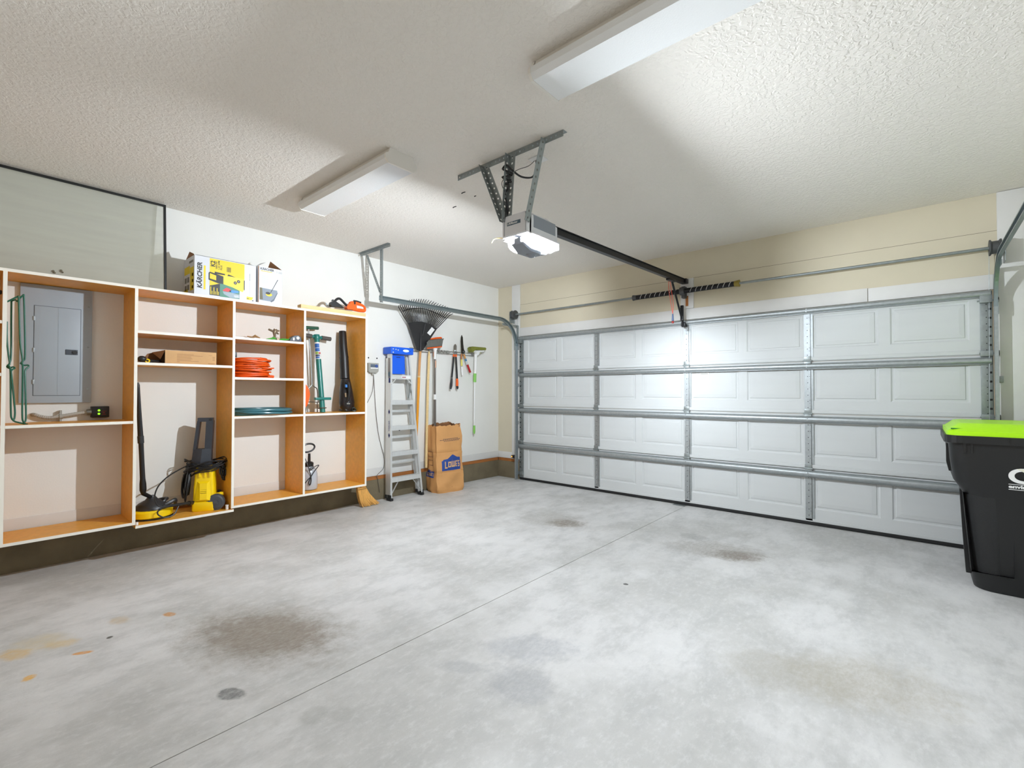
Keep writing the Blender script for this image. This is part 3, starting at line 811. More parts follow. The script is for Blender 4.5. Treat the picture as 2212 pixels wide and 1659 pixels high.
def mesh_material():
    m = bpy.data.materials.new('fibreglass_mesh'); m.use_nodes = True
    nt = m.node_tree; N = nt.nodes; L = nt.links; b = N['Principled BSDF']
    b.inputs['Base Color'].default_value = rgb(186, 186, 172); b.inputs['Roughness'].default_value = .7
    tc = N.new('ShaderNodeTexCoord'); mp = N.new('ShaderNodeMapping'); mp.inputs['Scale'].default_value = (1, .35, 3.4); L.new(tc.outputs['Object'], mp.inputs[0])
    n = N.new('ShaderNodeTexNoise'); n.inputs['Scale'].default_value = 3.0; n.inputs['Detail'].default_value = 3; L.new(mp.outputs[0], n.inputs['Vector'])
    r = N.new('ShaderNodeMapRange'); r.inputs[1].default_value = .3; r.inputs[2].default_value = .7; r.inputs[3].default_value = .60; r.inputs[4].default_value = .72
    L.new(n.outputs[0], r.inputs[0]); L.new(r.outputs[0], b.inputs['Alpha'])
    return m
g = G(); ny, nz = 40, 14
vs = []
for j in range(nz + 1):
    for i in range(ny + 1):
        y = sy0 + .012 + (sy1 - sy0 - .024) * i / ny; z = CT + .014 + (sz1 - CT - .028) * j / nz
        p = scr(y, z); e = min(i, ny - i, 6) / 6.0 * min(j, nz - j, 4) / 4.0
        p.x += .016 * e * math.sin(y * 3.1 + z * 5) 
        vs.append(p)
g.add(vs, [(j * (ny + 1) + i, j * (ny + 1) + i + 1, (j + 1) * (ny + 1) + i + 1, (j + 1) * (ny + 1) + i) for j in range(nz) for i in range(ny)], 0, True)
part('mesh', g, mesh_material(), t)
g = G()
for (u, v) in ((115, 586), (132, 585)):
    p = AX(u, v, .14); g.ball(p, .008, sq=(.5, 1, 1.2)); g.ball(p + V((.002, .008, -.010)), .006)
part('dirt_clump', g, mat('mud', (110, 104, 84), .9), t, kind='stuff')

# K2 carton
def P(y, z, x): return V((x, y, z))
bx0, bx1, by0, by1, bz1 = .092, .372, -4.104, -3.630, 2.404
t = thing('product_box', 'large white and yellow pressure washer carton with the black lettering up its left side', 'box', ((bx0 + bx1) / 2, (by0 + by1) / 2, CT), 'product boxes on the cabinet tops')
g = G()
g.box((bx0, by0, CT + .001), (bx1, by1, bz1), 0)
part('carton', g, [M_carton], t)
g = G().add([(bx1 - .01, by0 + .002, bz1), (bx0 + .03, by0 + .004, bz1), (bx0 + .10, by0 + .012, bz1 + .062), (bx1 - .05, by0 + .006, bz1 + .02)], [(0, 1, 2, 3), (3, 2, 1, 0)])
part('open_flap', g, M_cardin, t)
g = G().add([(bx1 - .002, by0, bz1), (bx1 - .002, by1, bz1), (bx1 - .03, by1 - .03, bz1 + .012), (bx1 - .03, by0 + .02, bz1 + .012)], [(0, 1, 2, 3), (3, 2, 1, 0)])
part('top_flap', g, M_carton, t)
fx = bx1 + .0006
bw_, bh_ = by1 - by0, bz1 - CT
def F(a, b, d=0.0): return V((fx + d, by0 + a * bw_, CT + b * bh_))      # front face: a across, b up
def fq(g, a0, b0, a1, b1, mi=0, d=0.0): g.quad(F(a0, b0, d), F(a1, b0, d), F(a1, b1, d), F(a0, b1, d), mi)
def fp(g, pts, mi=0, d=0.0): g.add([F(a, b, d) for a, b in pts], [list(range(len(pts)))], mi)
g = G(); fq(g, .232, .02, .80, .985)
part('yellow_print', G().quad(F(.232, .50), F(.80, .50), F(.80, .985), F(.232, .985)), M_yprint, t)
part('black_print', G().add([F(.232, .03), F(.395, .03), F(.395, .30), F(.395, .36), F(.232, .27)], [(0, 1, 2, 3, 4)]), M_kprint, t)
part('yellow_print', G().add([F(.232, .27, .0002), F(.395, .36, .0002), F(.395, .50, .0002), F(.232, .50, .0002)], [(0, 1, 2, 3)]), M_yprint, t)
part('lettering', G().text('KÄRCHER', F(.112, .165), Z_, -Y_, .047, bold=.0018, xs=1.02, shear=.15), M_kprint, t)
part('yellow_stripe', G().quad(F(.140, .15), F(.170, .15), F(.170, .77), F(.140, .77)), M_yprint, t)
g = G().text('K2', F(.312, .775, .0004), Z_, -Y_, .044, bold=.0014)
g.text('1600 PSI', F(.350, .72, .0004), Z_, -Y_, .019, bold=.0004); g.text('1.25 GPM', F(.390, .72, .0004), Z_, -Y_, .019, bold=.0004); g.text('PLUS', F(.428, .72, .0004), Z_, -Y_, .019, bold=.0004)
part('lettering', g, M_kprint, t)
g = G()
fp(g, [(.215, .42), (.365, .36), (.45, .36), (.45, .56), (.34, .60), (.235, .63), (.215, .60)], 0, .0006)
fp(g, [(.235, .455), (.335, .43), (.335, .555), (.235, .595)], 1, .0009)
fp(g, [(.31, .60), (.475, .60), (.475, .635), (.31, .655)], 0, .0006)
fp(g, [(.50, .565), (.65, .56), (.65, .59), (.53, .64)], 0, .0006)
fp(g, [(.45, .36), (.60, .31), (.77, .22), (.80, .30), (.80, .58), (.45, .60)], 2, .0007)
for a, b in ((.645, .44), (.70, .49)):
    fp(g, [(a + .028 * math.cos(w * PI / 6), b + .042 * math.sin(w * PI / 6)) for w in range(12)], 0, .0010)
    fp(g, [(a + .012 * math.cos(w * PI / 6), b + .018 * math.sin(w * PI / 6)) for w in range(12)], 3, .0013)
for i in range(5): fq(g, .505 + i * .014, .70, .513 + i * .014, .83, 0, .0006)
fp(g, [(.79, .30), (.805, .27), (.805, .54), (.79, .55)], 0, .0008)
part('printed_washer_picture', g, [M_kprint, M_yprint, mat('ochre_print', (240, 212, 60), .5), M_grey], t)
g = G()
fq(g, .395, .02, .72, .36, 0, .0002)
fp(g, [(.44, .20), (.50, .28), (.56, .26), (.58, .20), (.52, .17), (.45, .18)], 1, .0004)
fp(g, [(.54, .20), (.60, .24), (.70, .23), (.70, .18), (.60, .16)], 2, .0004)
fp(g, [(.44, .17), (.60, .16), (.72, .14), (.72, .04), (.56, .03), (.46, .10)], 3, .0004)
fp(g, [(.62, .10), (.70, .12), (.71, .05), (.64, .04)], 4, .0006)
part('printed_car_picture', g, [mat('print_green', (70, 130, 108), .5), mat('print_red', (214, 60, 62), .5), mat('print_sky', (70, 140, 200), .5), mat('print_mist', (150, 165, 175), .5), mat('print_pale', (190, 196, 200), .5)], t)
g = G()
for i in range(3): fq(g, .245 + i * .05, .05, .257 + i * .05, .25 - .01 * i, 0, .0005); fq(g, .268 + i * .05, .05, .278 + i * .05, .14, 0, .0005)
part('yellow_text_bars', g, M_yprint, t, kind='stuff')
part('size_label', G().add([F(.84, .035, .0002), F(.93, .035, .0002), F(.955, .12, .0002), F(.84, .12, .0002)], [(0, 1, 2, 3)]), M_yprint, t)
part('warning_mark', G().add([F(.93, .015, .0004), F(.965, .015, .0004), F(.948, .05, .0004)], [(0, 1, 2)]), M_kprint, t)
part('lettering', G().text('2', F(.872, .055, .0005), Z_, -Y_, .017, bold=.001), M_kprint, t)
g = G()
for i, L_ in enumerate((.06, .03, .02, .07)): fq(g, .888, .56 + sum((.06, .03, .02, .07)[:i]) * 1.15 , .898, .56 + sum((.06, .03, .02, .07)[:i]) * 1.15 + L_, 0, .0003)
fq(g, .893, .13, .895, .54, 0, .0003)
part('small_text', g, M_grey, t)
# the side face with its yellow and grey print
g = G()
def SF(a, b): return V((bx1 - a * (bx1 - bx0), by0 - .0006, CT + b * bh_))
def sq(a0, b0, a1, b1, mi): g.quad(SF(a0, b0), SF(a0, b1), SF(a1, b1), SF(a1, b0), mi)
sq(.06, .12, .40, .72, 0); sq(.60, .08, .97, .2, 0); sq(.42, .58, .95, .78, 0)
for i in range(4): sq(.48 + (i % 2) * .24, .16 + (i // 2) * .2, .66 + (i % 2) * .24, .30 + (i // 2) * .2, 1)
for i in range(3): sq(.10, .16 + i * .16, .22, .24 + i * .16, 2)
sq(.12, .84, .5, .90, 1)
part('side_print', g, [M_yprint, mat('print_grey', (120, 118, 112), .6), mat('print_brown', (120, 84, 20), .6)], t)
# smaller white box
by0, by1, bz1 = -3.612, -3.400, 2.412
bw_, bh_ = by1 - by0, bz1 - CT
t = thing('product_box', 'smaller white carton picturing a surface cleaner on grey paving', 'box', ((bx0 + bx1) / 2, (by0 + by1) / 2, CT), 'product boxes on the cabinet tops')
part('carton', G().box((bx0 + .06, by0, CT + .001), (bx1, by1, bz1)), M_carton, t)
part('side_edge_strip', G().quad((bx1 + .0004, by0 + .001, CT + .002), (bx1 + .0004, by0 + .008, CT + .002), (bx1 + .0004, by0 + .008, bz1), (bx1 + .0004, by0 + .001, bz1)), M_cardin, t, label='narrow brown strip along the carton side edge')  # thin brown strip down the left edge of the front face
q = [V((bx1 - .005, by1 - .125, bz1)), V((bx1 - .005, by1, bz1)), V((bx1 - .09, by1 - .07, bz1 + .085))]
part('open_flap', G().add(q, [(0, 1, 2), (2, 1, 0)]), M_cardin, t)
q = [V((bx1, by0, bz1)), V((bx0 + .16, by0, bz1)), V((bx0 + .16, by0 + .062, bz1 + .055)), V((bx1 - .02, by0 + .078, bz1 + .052))]
part('open_flap', G().add(q, [(0, 1, 2, 3), (3, 2, 1, 0)]), M_carton, t)
part('lettering', G().text('KÄRCHER', F(.09, .915), Y_, Z_, .0265, bold=.0006, xs=1.0), M_kprint, t)
part('lettering', G().text('T 300', F(.74, .885), Y_, Z_, .022), M_grey, t)
part('yellow_stripe', G().quad(F(.11, .875), F(.58, .875), F(.58, .892), F(.11, .892)), M_yprint, t)
g = G()
fp(g, [(.07, .08), (.55, .07), (.64, .15), (.80, .36), (.79, .40), (.07, .42)], 0, .0002)
fp(g, [(.07, .10), (.20, .10), (.17, .42), (.07, .42)], 1, .0004)
fp(g, [(.36 + .13 * math.cos(w * PI / 8) + .09, .255 + .045 * math.sin(w * PI / 8)) for w in range(16)], 2, .0006)
fp(g, [(.36 + .10 * math.cos(w * PI / 8) + .05, .290 + .035 * math.sin(w * PI / 8)) for w in range(16)], 3, .0008)
fp(g, [(.50, .31), (.525, .31), (.825, .70), (.805, .71)], 3, .0008)
fp(g, [(.50, .075), (.64, .15), (.80, .36), (.81, .32), (.66, .10), (.55, .05)], 4, .0005)
part('printed_cleaner_picture', g, [mat('print_slate', (126, 136, 148), .5), mat('print_moss', (110, 104, 80), .6), M_yprint, M_kprint, mat('print_slate_dark', (92, 100, 112), .5)], t)
g = G()
for i in range(9): fq(g, .14, .55 + i * .026, .44 if i % 3 else .36, .556 + i * .026, 0, .0003)
part('small_text', g, mat('pale_print', (196, 198, 200), .6), t)

# timber offcut and hedge trimmer
t = single('timber_board', G().box((.300, -3.222, CT + .001), (.374, -2.520, CT + .040), bev=.002), M_wood, 'pale pine board lying along the rightmost cabinet top', 'board', (.34, -2.87, CT))
hx = .322; BZ = CT + .041
def hz_(u, v, dx=0.0): return AX(700 + u / 22.12, 640 + v / 22.12, hx + dx)
t = thing('hedge_trimmer', 'orange and black cordless hedge trimmer lying on the pine board', 'hedge trimmer', (hx, -2.68, BZ))
outer = [(1160, 330), (1240, 275), (1400, 258), (1600, 305), (1800, 375), (1950, 470), (1995, 590), (1990, 720), (1900, 738), (1700, 715), (1500, 690), (1280, 668)]
inner = [(1430, 445), (1600, 475), (1780, 530), (1850, 590), (1830, 650), (1650, 625), (1480, 600)]
M_or = M_orange
g = G()
def ringz(pts, dx): return [hz_(a, b, dx) for a, b in pts]
pth = smooth([hz_(a, b) for a, b in [(1220, 350), (1330, 320), (1500, 335), (1700, 390), (1850, 450), (1935, 530), (1945, 640), (1900, 690), (1700, 670), (1500, 645), (1340, 620)]], 5)
g.tube(pth, [.016 + .004 * math.sin(i * .2) for i in range(len(pth))], 10)
g.prism([hz_(a, b, -.028) for a, b in [(1160, 340), (1240, 290), (1400, 300), (1440, 600), (1480, 680), (1280, 672), (1000, 640), (950, 560), (1000, 440)]], (.056, 0, 0))
part('motor_body', g, M_or, t)
g = G().prism([hz_(a, b, -.031) for a, b in [(1285, 268), (1360, 262), (1360, 420), (1290, 420)]], (.062, 0, 0))
g.tube(smooth([hz_(a, b) + V((0, 0, .012)) for a, b in [(1420, 280), (1600, 315), (1750, 370)]], 4), .012, 8)
part('grip_inlay', g, M_black, t)
g = G().tube(smooth([hz_(a, b, .01) for a, b in [(1200, 600), (1150, 500), (980, 340), (800, 150), (700, 110), (600, 150), (510, 240), (470, 300)]], 5), .0125, 10)
part('front_handle', g, M_black, t)
part('hand_guard', G().prism([hz_(a, b, -.02) for a, b in [(210, 420), (240, 310), (330, 260), (430, 260), (500, 300), (640, 400), (860, 580), (620, 545), (260, 515)]], (.05, 0, 0)), M_black, t)
g = G().prism([hz_(a, b, -.052) for a, b in [(60, 340), (110, 325), (170, 420), (230, 500), (140, 508), (70, 400)]], (.006, 0, 0)); g.prism([hz_(a, b, -.052) for a, b in [(345, 230), (350, 180), (410, 145), (465, 190), (470, 250), (380, 260)]], (.006, 0, 0))
part('blade', g, M_galv, t, kind='stuff')

# ================================================================ INSIDE BAY: WIRE STAKES
t = thing('wire_stand', 'folded green-coated wire stand propped upright at left in the breaker panel bay', 'wire stand', (.26, -5.08, 1.06))
M_gw = mat('green_coated_wire', (24, 96, 76), .35)
zf = lambda a, b: (a / 5.357, 620 + b / 5.357)
def wr(pts, x0, x1=None):
    n = len(pts)
    return [AX(*zf(a, b), x0 + ((x1 if x1 is not None else x0) - x0) * i / (n - 1)) for i, (a, b) in enumerate(pts)]
r_ = .0052
g = G().tube(smooth(wr([(215, 105), (222, 300), (235, 650), (262, 850), (240, 885), (262, 905), (262, 1100), (258, 1480), (272, 1560), (300, 1588)], .25, .30), 5), r_, 7)
g.tube(smooth(wr([(275, 85), (283, 300), (290, 780), (270, 850), (245, 880), (275, 905), (325, 905), (330, 925), (295, 960), (290, 1050), (300, 1500), (275, 1570)], .23, .29), 5), r_, 7)
part('long_loop', g, M_gw, t)
g = G().tube(smooth(wr([(132, 160), (130, 400), (128, 780), (112, 880), (82, 920), (110, 940), (150, 925), (168, 940), (130, 970), (135, 1050), (170, 1400), (168, 1510), (150, 1545)], .21, .28), 5), r_, 7)
g.tube(smooth(wr([(80, 400), (82, 620), (98, 780), (112, 890), (90, 905), (118, 945), (122, 1100), (125, 1450), (135, 1520), (155, 1545)], .22, .28), 5), r_, 7)
part('short_loop', g, M_gw, t)
g = G().tube(wr([(80, 172), (215, 105), (222, 150), (195, 165), (178, 148), (132, 162)], .25, .21), r_, 7); g.tube(wr([(222, 135), (275, 88)], .25, .23), r_, 7)
part('top_bar', g, M_gw, t)
part('foot_bar', G().tube(wr([(152, 1545), (180, 1560), (300, 1588), (318, 1588)], .28, .30), r_, 7), M_gw, t)
# black tool end peeking from the cut-off bay
single('spray_nozzle', G().cyl(AX(-6, 634, .28), AX(1.5, 631, .28), .012, n=10).ball(AX(1.5, 631, .28), .013), M_black, 'black nozzle tip peeking in at the left edge of the photo', 'nozzle', tuple(AX(-6, 634, .28)))

# ================================================================ LOWER LEFT BAY 2: SURFACE CLEANER + PRESSURE WASHER
fl = .2685
t = thing('surface_cleaner', 'round yellow and black surface cleaner with tall black wand', 'surface cleaner', (.212, -4.322, fl))
c = V((.166, -4.326, fl))
g = G().lathe(c, Z_, [(.128, .008), (.141, .018), (.141, .058), (.132, .070), (.10, .074)], 40)
part('yellow_skirt', g, M_yellow, t)
part('brush_ring', G().lathe(c, Z_, [(.125, .001), (.142, .001), (.142, .010), (.125, .010)], 40), M_rubber, t)
g = G().lathe(c, Z_, [(.118, .066), (.115, .086), (.085, .118), (.045, .140), (.026, .165), (.022, .175)], 32)
M_bk2 = mat('charcoal_plastic', (46, 46, 48), .4)
part('black_hood', g, M_bk2, t)
g = G().tube(smooth([c + V((.03, .05, .10)), c + V((.02, .085, .125)), c + V((-.03, .11, .128)), c + V((-.075, .085, .122)), c + V((-.085, .02, .110))], 5), .012, 8)
g.tube(smooth([c + V((.06, .06, .085)), c + V((.055, .105, .105)), c + V((.04, .15, .118)), c + V((.01, .158, .085))], 5), .013, 8, flat=1.3)
part('hood_handle', g, M_bk2, t)
wx = .262
wl_ = [AX(297.5, 826, wx + .05), AX(298, 832, wx + .05), AX(299, 850, wx + .047), AX(301, 900, wx + .036), AX(303.5, 942, wx + .028)]
part('wand_tube', G().tube(wl_, [.006, .012, .0115, .0155, .018], 10), M_black, t)
part('wand_joint', G().tube([AX(303.5, 942, wx + .028), AX(304.5, 957, wx + .024)], [.021, .021], 12), M_bk2, t)
part('lance', G().tube([AX(304.5, 956, wx + .024), AX(306.5, 1000, wx + .012), AX(308, 1034, wx)], [.0165, .0165, .0175], 10), M_black, t)
part('lance_coupling', G().tube([AX(308, 1034, wx), AX(308.5, 1045, wx), AX(309, 1058, wx - .01), AX(309.5, 1066, wx - .03), V((.175, -4.330, fl + .160))], [.0175, .022, .023, .016, .014], 12), M_black, t)

t = thing('pressure_washer', 'upright yellow pressure washer with tall black handle and wheels', 'pressure washer', (.19, -3.95, fl))
# body frame: front looks to +x/-y; local frame turned about z
th = math.radians(-28)
Mx = Matrix.Translation(V((.195, -3.955, fl))) @ Matrix.Rotation(th, 4, 'Z')
def rr(w, d, z, r=.02, ox=0.0, oy=0.0):
    pts = []
    for sx, sy, a0 in ((1, 1, 0), (-1, 1, 90), (-1, -1, 180), (1, -1, 270)):
        for k in range(4):
            a = math.radians(a0 + k * 30)
            pts.append(Mx @ V((ox + sx * (w - r) + r * math.cos(a), oy + sy * (d - r) + r * math.sin(a), z)))
    return pts
g = G().loft([rr(.088, .080, .0), rr(.094, .084, .008), rr(.092, .084, .075), rr(.080, .078, .085), rr(.074, .076, .20), rr(.066, .070, .30), rr(.064, .070, .345, .015), rr(.044, .056, .375, .012)], 0, True, True)
part('yellow_body', g, M_yellow, t, ang=40)
# raised faceted nose on the front
g = G()
q = [Mx @ V(p) for p in ((.086, -.060, .085), (.086, .060, .085), (.074, .045, .25), (.074, -.045, .25))]
q2 = [Mx @ V(p) for p in ((.106, -.020, .10), (.106, .030, .10), (.090, .028, .235), (.090, -.025, .235))]
g.loft([q, q2], 0, False, True)
part('front_cowl', g, M_yellow, t)
g = G()
for k in range(5):
    a = Mx @ V((.0995 - .0025 * k, -.018, .155 + k * .014)); b = Mx @ V((.0995 - .0025 * k, .026, .155 + k * .014)); g.tube([a, b], .0022, 5)
part('vent_slots', g, mat('ochre_shadow', (150, 118, 10), .6), t, kind='stuff')
g = G()
for yy in (-.035, .005, .040):
    g.box((.058, yy, .285), (.082, yy + .014, .362), 0, .003, Mx)
part('cable_hooks', g, M_yellow, t, kind='stuff')
g = G().loft([[Mx @ V(p) for p in ((.040, -.105, .33), (.058, -.035, .33), (.040, .040, .33), (-.045, .040, .33), (-.045, -.105, .33))], [Mx @ V(p) for p in ((.022, -.090, .52), (.042, -.020, .52), (.022, .046, .52), (-.040, .044, .52), (-.040, -.086, .52))]], 0, False, True)
M_hand = mat('handle_slate', (52, 56, 64), .38)
part('handle_base', g, M_hand, t)
def hb(pts, r): return G().tube([Mx @ V(p) for p in pts], r, 10)
g = G()
for yb_, yt_, wd in ((-.080, -.052, .011), (.020, .030, .026)):
    g.loft([[Mx @ V((x, yb_ + (yt_ - yb_) * (z - .515) / .245 + dy, z)) for x, dy in ((-.038, -wd), (.026, -wd), (.026, wd), (-.038, wd))] for z in (.515, .64, .76)], 0, False, True)
g.loft([[Mx @ V((x, yy, zz)) for x, zz in ((-.032, .752), (.024, .752), (.020, .785), (-.026, .785))] for yy in (-.060, -.04, .035, .054)], 0, False, True)
part('handle_grip', g, M_hand, t)
part('grip_end', G().cyl(Mx @ V((.0235, .036, .768)), Mx @ V((.0255, .036, .768)), .012, n=12), M_black, t)
wdir = V((.90, -.43, 0)).normalized(); wc = AX(466.5, 1083, .298); wc.z = fl + .0685
for o_ in (0.0, -.19):
    p = wc + wdir * o_
    g = G().cyl(p - wdir * .02, p + wdir * .016, .068, n=28); g.cyl(p + wdir * .016, p + wdir * .021, .060, .050, n=26); g.cyl(p + wdir * .012, p + wdir * .026, .020, n=14)
    part('wheel', g, mat('wheel_charcoal', (66, 70, 76), .5), t)
part('axle', G().cyl(wc - wdir * .19, wc, .010), M_black, t)
g = G().cyl(Mx @ V((.03, .074, .125)), Mx @ V((.03, .135, .130)), .013, n=12); g.cyl(Mx @ V((.03, .112, .128)), Mx @ V((.03, .140, .130)), .016, n=12)
part('water_inlet', g, M_yellow, t)
a = Mx @ V((.075, -.075, .075)); b = AX(400, 1088, .29); b2 = AX(352, 1095, .32)
g = G().tube([a, a.lerp(b, .5), b, b2], [.017, .016, .013, .011], 10); g.cyl(a.lerp(b, .4), a.lerp(b, .55), .020, n=12)
part('hose_coupling', g, M_black, t)
# coiled black hose and cable hanging round the neck
rnd = random.Random(3)
g = G()
for k in range(12):
    cx, cy = rnd.uniform(-.012, .012), rnd.uniform(-.015, .015)
    ra_, rb_ = .088 + rnd.uniform(-.006, .022), .128 + rnd.uniform(-.016, .026)
    z0 = .372 + rnd.uniform(-.045, .030); tilt = rnd.uniform(-.25, .42); ph = rnd.uniform(0, 6.28)
    pts = []
    for i in range(28):
        w = 2 * PI * i / 28
        pts.append(Mx @ V((cx + ra_ * math.cos(w), cy + rb_ * math.sin(w), z0 + tilt * rb_ * math.sin(w) + .012 * math.sin(3 * w + ph))))
    g.tube(pts, .0048, 6, closed=True)
part('coiled_cable', g, M_black, t, kind='stuff')
g = G()
for k in range(12):
    top = Mx @ V((rnd.uniform(-.01, .05), -.110 - rnd.uniform(0, .03), .37 + rnd.uniform(-.02, .02)))
    dx, dy = rnd.uniform(-.03, .035), -rnd.uniform(.01, .055)
    bot = rnd.uniform(.07, .16)
    pts = [top, top + Mx.to_3x3() @ V((dx * .6 - .02, dy, -.10)), top + Mx.to_3x3() @ V((dx, dy * 1.1, -.16 - bot * .3)), top + Mx.to_3x3() @ V((dx + .02, dy * .6, -.20 - bot * .4)), top + Mx.to_3x3() @ V((dx + .04, dy * .4 + .012, -.14)), top + Mx.to_3x3() @ V((.02, .01, 0))]
    g.tube(smooth(pts, 5), .0048, 6)
for k in range(6):
    top = Mx @ V((rnd.uniform(-.04, .03), .115 + rnd.uniform(0, .02), .37))
    d = rnd.uniform(.06, .15)
    pts = [top, top + V((.0, .02, -d * .6)), top + V((.005, .005, -d)), top + V((.01, -.015, -d * .6)), top + V((.01, -.01, 0))]
    g.tube(smooth(pts, 5), .0048, 6)
part('hanging_hose_loops', g, M_black, t, kind='stuff')
pts = [Mx @ V((.05, -.09, .40)), AX(392, 1012, .29), AX(362, 1030, .31), AX(341, 1052, .32), AX(334, 1075, .325), AX(341, 1092, .33), AX(352, 1096, .335), AX(341, 1105, .34), AX(343, 1113, .345), AX(358, 1118, .345), AX(375, 1112, .335), AX(384, 1097, .31), AX(386, 1090, .30)]
part('loose_hose', G().tube(smooth(pts, 6), .0052, 7), M_black, t)

# ================================================================ BAY 2 SHELF: LONG BROWN CARTON
sh = 1.504
ya, yb = AX(356, 786, .36).y, AX(466.6, 789, .36).y
t = thing('shipping_carton', 'long low brown carton open at its left end with small print', 'box', (.29, (ya + yb) / 2, sh))
g = G(); z1 = sh + .104; x0, x1 = .20, .366
g.box((x0, ya, sh + .0005), (x1, yb, z1))
part('carton', g, M_card, t)
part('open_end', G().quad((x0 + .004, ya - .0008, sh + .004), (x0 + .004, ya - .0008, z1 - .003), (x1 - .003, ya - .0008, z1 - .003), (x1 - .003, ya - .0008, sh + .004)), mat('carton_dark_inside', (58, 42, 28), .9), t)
for q in ([(x1, ya, z1 - .002), (x0 + .08, ya, z1 - .002), (x0 + .07, ya - .065, z1 - .018), (x1 - .01, ya - .028, sh + .030)], [(x0 + .02, ya, z1), (x0 + .02, ya, sh + .02), (x0 + .06, ya - .135, sh + .006), (x0 + .05, ya - .09, z1 - .03)], [(x1, ya, sh + .002), (x0 + .02, ya, sh + .002), (x0 + .06, ya - .15, sh + .008), (x1 - .04, ya - .11, sh + .012)]):
    part('end_flap', G().add(q, [(0, 1, 2, 3), (3, 2, 1, 0)]), M_cardin, t)
g = G()
fr = lambda a, b: V((x1 + .0005, ya + (yb - ya) * a, sh + (z1 - sh) * b))
for i, L_ in enumerate((.32, .5, .27, .28, .30, .27, .42, .05)):
    g.quad(fr(.22, .72 - i * .085), fr(.22 + L_, .72 - i * .085), fr(.22 + L_, .755 - i * .085), fr(.22, .755 - i * .085))
for i in range(3): g.quad(fr(.92, .58 - i * .12), fr(.97, .58 - i * .12), fr(.97, .63 - i * .12), fr(.92, .63 - i * .12))
g.quad(fr(.83, .06), fr(.97, .06), fr(.97, .11), fr(.83, .11)); g.quad(fr(.84, .73), fr(.91, .73), fr(.91, .755), fr(.84, .755))
part('small_print', g, mat('carton_print', (170, 126, 84), .8), t)
t = thing('spray_lance', 'black spray lance with yellow ring lying before the open brown carton', 'spray lance', tuple(AX(306, 787, .34)))
a = AX(303, 781, .355); b = AX(318, 779.5, .345); e_ = AX(346, 781, .30)
a.z = sh + .026; 
a.y = -4.438
part('nozzle_head', G().ball(a, .024, n=14, sq=(1, 1.2, 1)), M_black, t)
part('lance_tube', G().tube([a, b, e_], [.016, .014, .012], 10), M_black, t)
part('yellow_ring', G().lathe(b + V((.012, 0, .0)), (1, -.2, 0), [(.008, 0), (.008, .006), (.016, .006), (.016, 0)], 16), M_yellow, t)
part('ring_hole', G().cyl(b + V((.010, 0, 0)), b + V((.0165, -.001, 0)), .008, n=10), M_black, t)

# ================================================================ BAY 3
def coil(c, rx, ry, n, z0, z1, r, seed, jit=.012):
    rn = random.Random(seed); g = G()
    for k in range(n):
        z = z0 + (z1 - z0) * k / max(1, n - 1)
        a, b = rx * rn.uniform(.86, 1.02), ry * rn.uniform(.90, 1.02); ox, oy = rn.uniform(-jit, jit), rn.uniform(-jit, jit)
        ph, tl = rn.uniform(0, 6.28), rn.uniform(.0, .010)
        g.tube([V((c[0] + ox + a * math.cos(w), c[1] + oy + b * math.sin(w), z + tl * math.sin(w + ph) + .004 * math.sin(2 * w + ph))) for w in [2 * PI * i / 36 for i in range(36)]], r, 7, closed=True)
    return g
s3 = 1.4055
t = thing('extension_cord', 'bright orange extension cord coiled in a tall stack', 'cord', (.215, -3.61, s3))
g = coil((.215, -3.614), .135, .160, 16, s3 + .012, s3 + .172, .0072, 5, .016)
g.tube(smooth([(.34, -3.55, s3 + .10), (.35, -3.50, s3 + .082), (.345, -3.462, s3 + .088)], 5), [.006] * 10 + [.003], 6) if False else None
part('coil', g, M_cord, t, kind='stuff')
part('loose_end', G().tube(smooth([(.30, -3.60, s3 + .085), (.335, -3.55, s3 + .092), (.345, -3.50, s3 + .088), (.34, -3.455, s3 + .090)], 5), .0062, 7), M_cord, t)
part('plug', G().tube([(.335, -3.505, s3 + .010), (.338, -3.475, s3 + .014), (.338, -3.455, s3 + .012)], [.008, .013, .012], 8), M_cord, t)
part('plug', G().tube([(.30, -3.58, s3 + .168), (.30, -3.555, s3 + .176), (.30, -3.53, s3 + .174)], [.008, .014, .006], 8), M_cord, t)
single('cord_clip', G().box((.30, -3.79, s3 + .175), (.325, -3.762, s3 + .222), bev=.004), M_black, 'black clip standing on the orange cord coil at its left end', 'clip', (.31, -3.776, s3 + .175))
s4 = 1.0645
t = thing('garden_hose', 'flat coil of teal-grey garden hose', 'hose', (.21, -3.52, s4))
part('coil', coil((.222, -3.515), .19, .262, 7, s4 + .014, s4 + .052, .0105, 8, .012), M_hose, t, kind='stuff')
s2 = 1.7565
t = thing('impact_sprinkler', 'bronze impact sprinkler on a green spike base', 'sprinkler', (.325, -3.455, s2))
M_brz = mat('bronze', (122, 104, 84), .4, .4)
M_grn = mat('bright_green_plastic', (70, 160, 60), .4)
zk = lambda a, b: AX(505 + a / 12.29, 695 + b / 12.29, .325)
part('riser', G().tube([zk(1085, 440), zk(1085, 360), zk(1080, 300)], [.010, .011, .015], 10), M_brz, t)
g = G().tube([zk(1080, 310), zk(1090, 250), zk(1095, 200)], [.016, .020, .012], 10)
g.tube([zk(1080, 270), zk(1000, 235), zk(925, 200)], [.011, .010, .009], 8); g.tube([zk(1090, 250), zk(1150, 240), zk(1210, 245)], [.012, .010, .006], 8); g.tube([zk(1095, 270), zk(1150, 300), zk(1190, 330)], [.009, .009, .007], 8); g.tube([zk(1095, 230), zk(1075, 190), zk(1070, 180)], .006, 6); g.tube([zk(1130, 230), zk(1135, 195)], .005, 6)
part('sprinkler_head', g, M_brz, t)
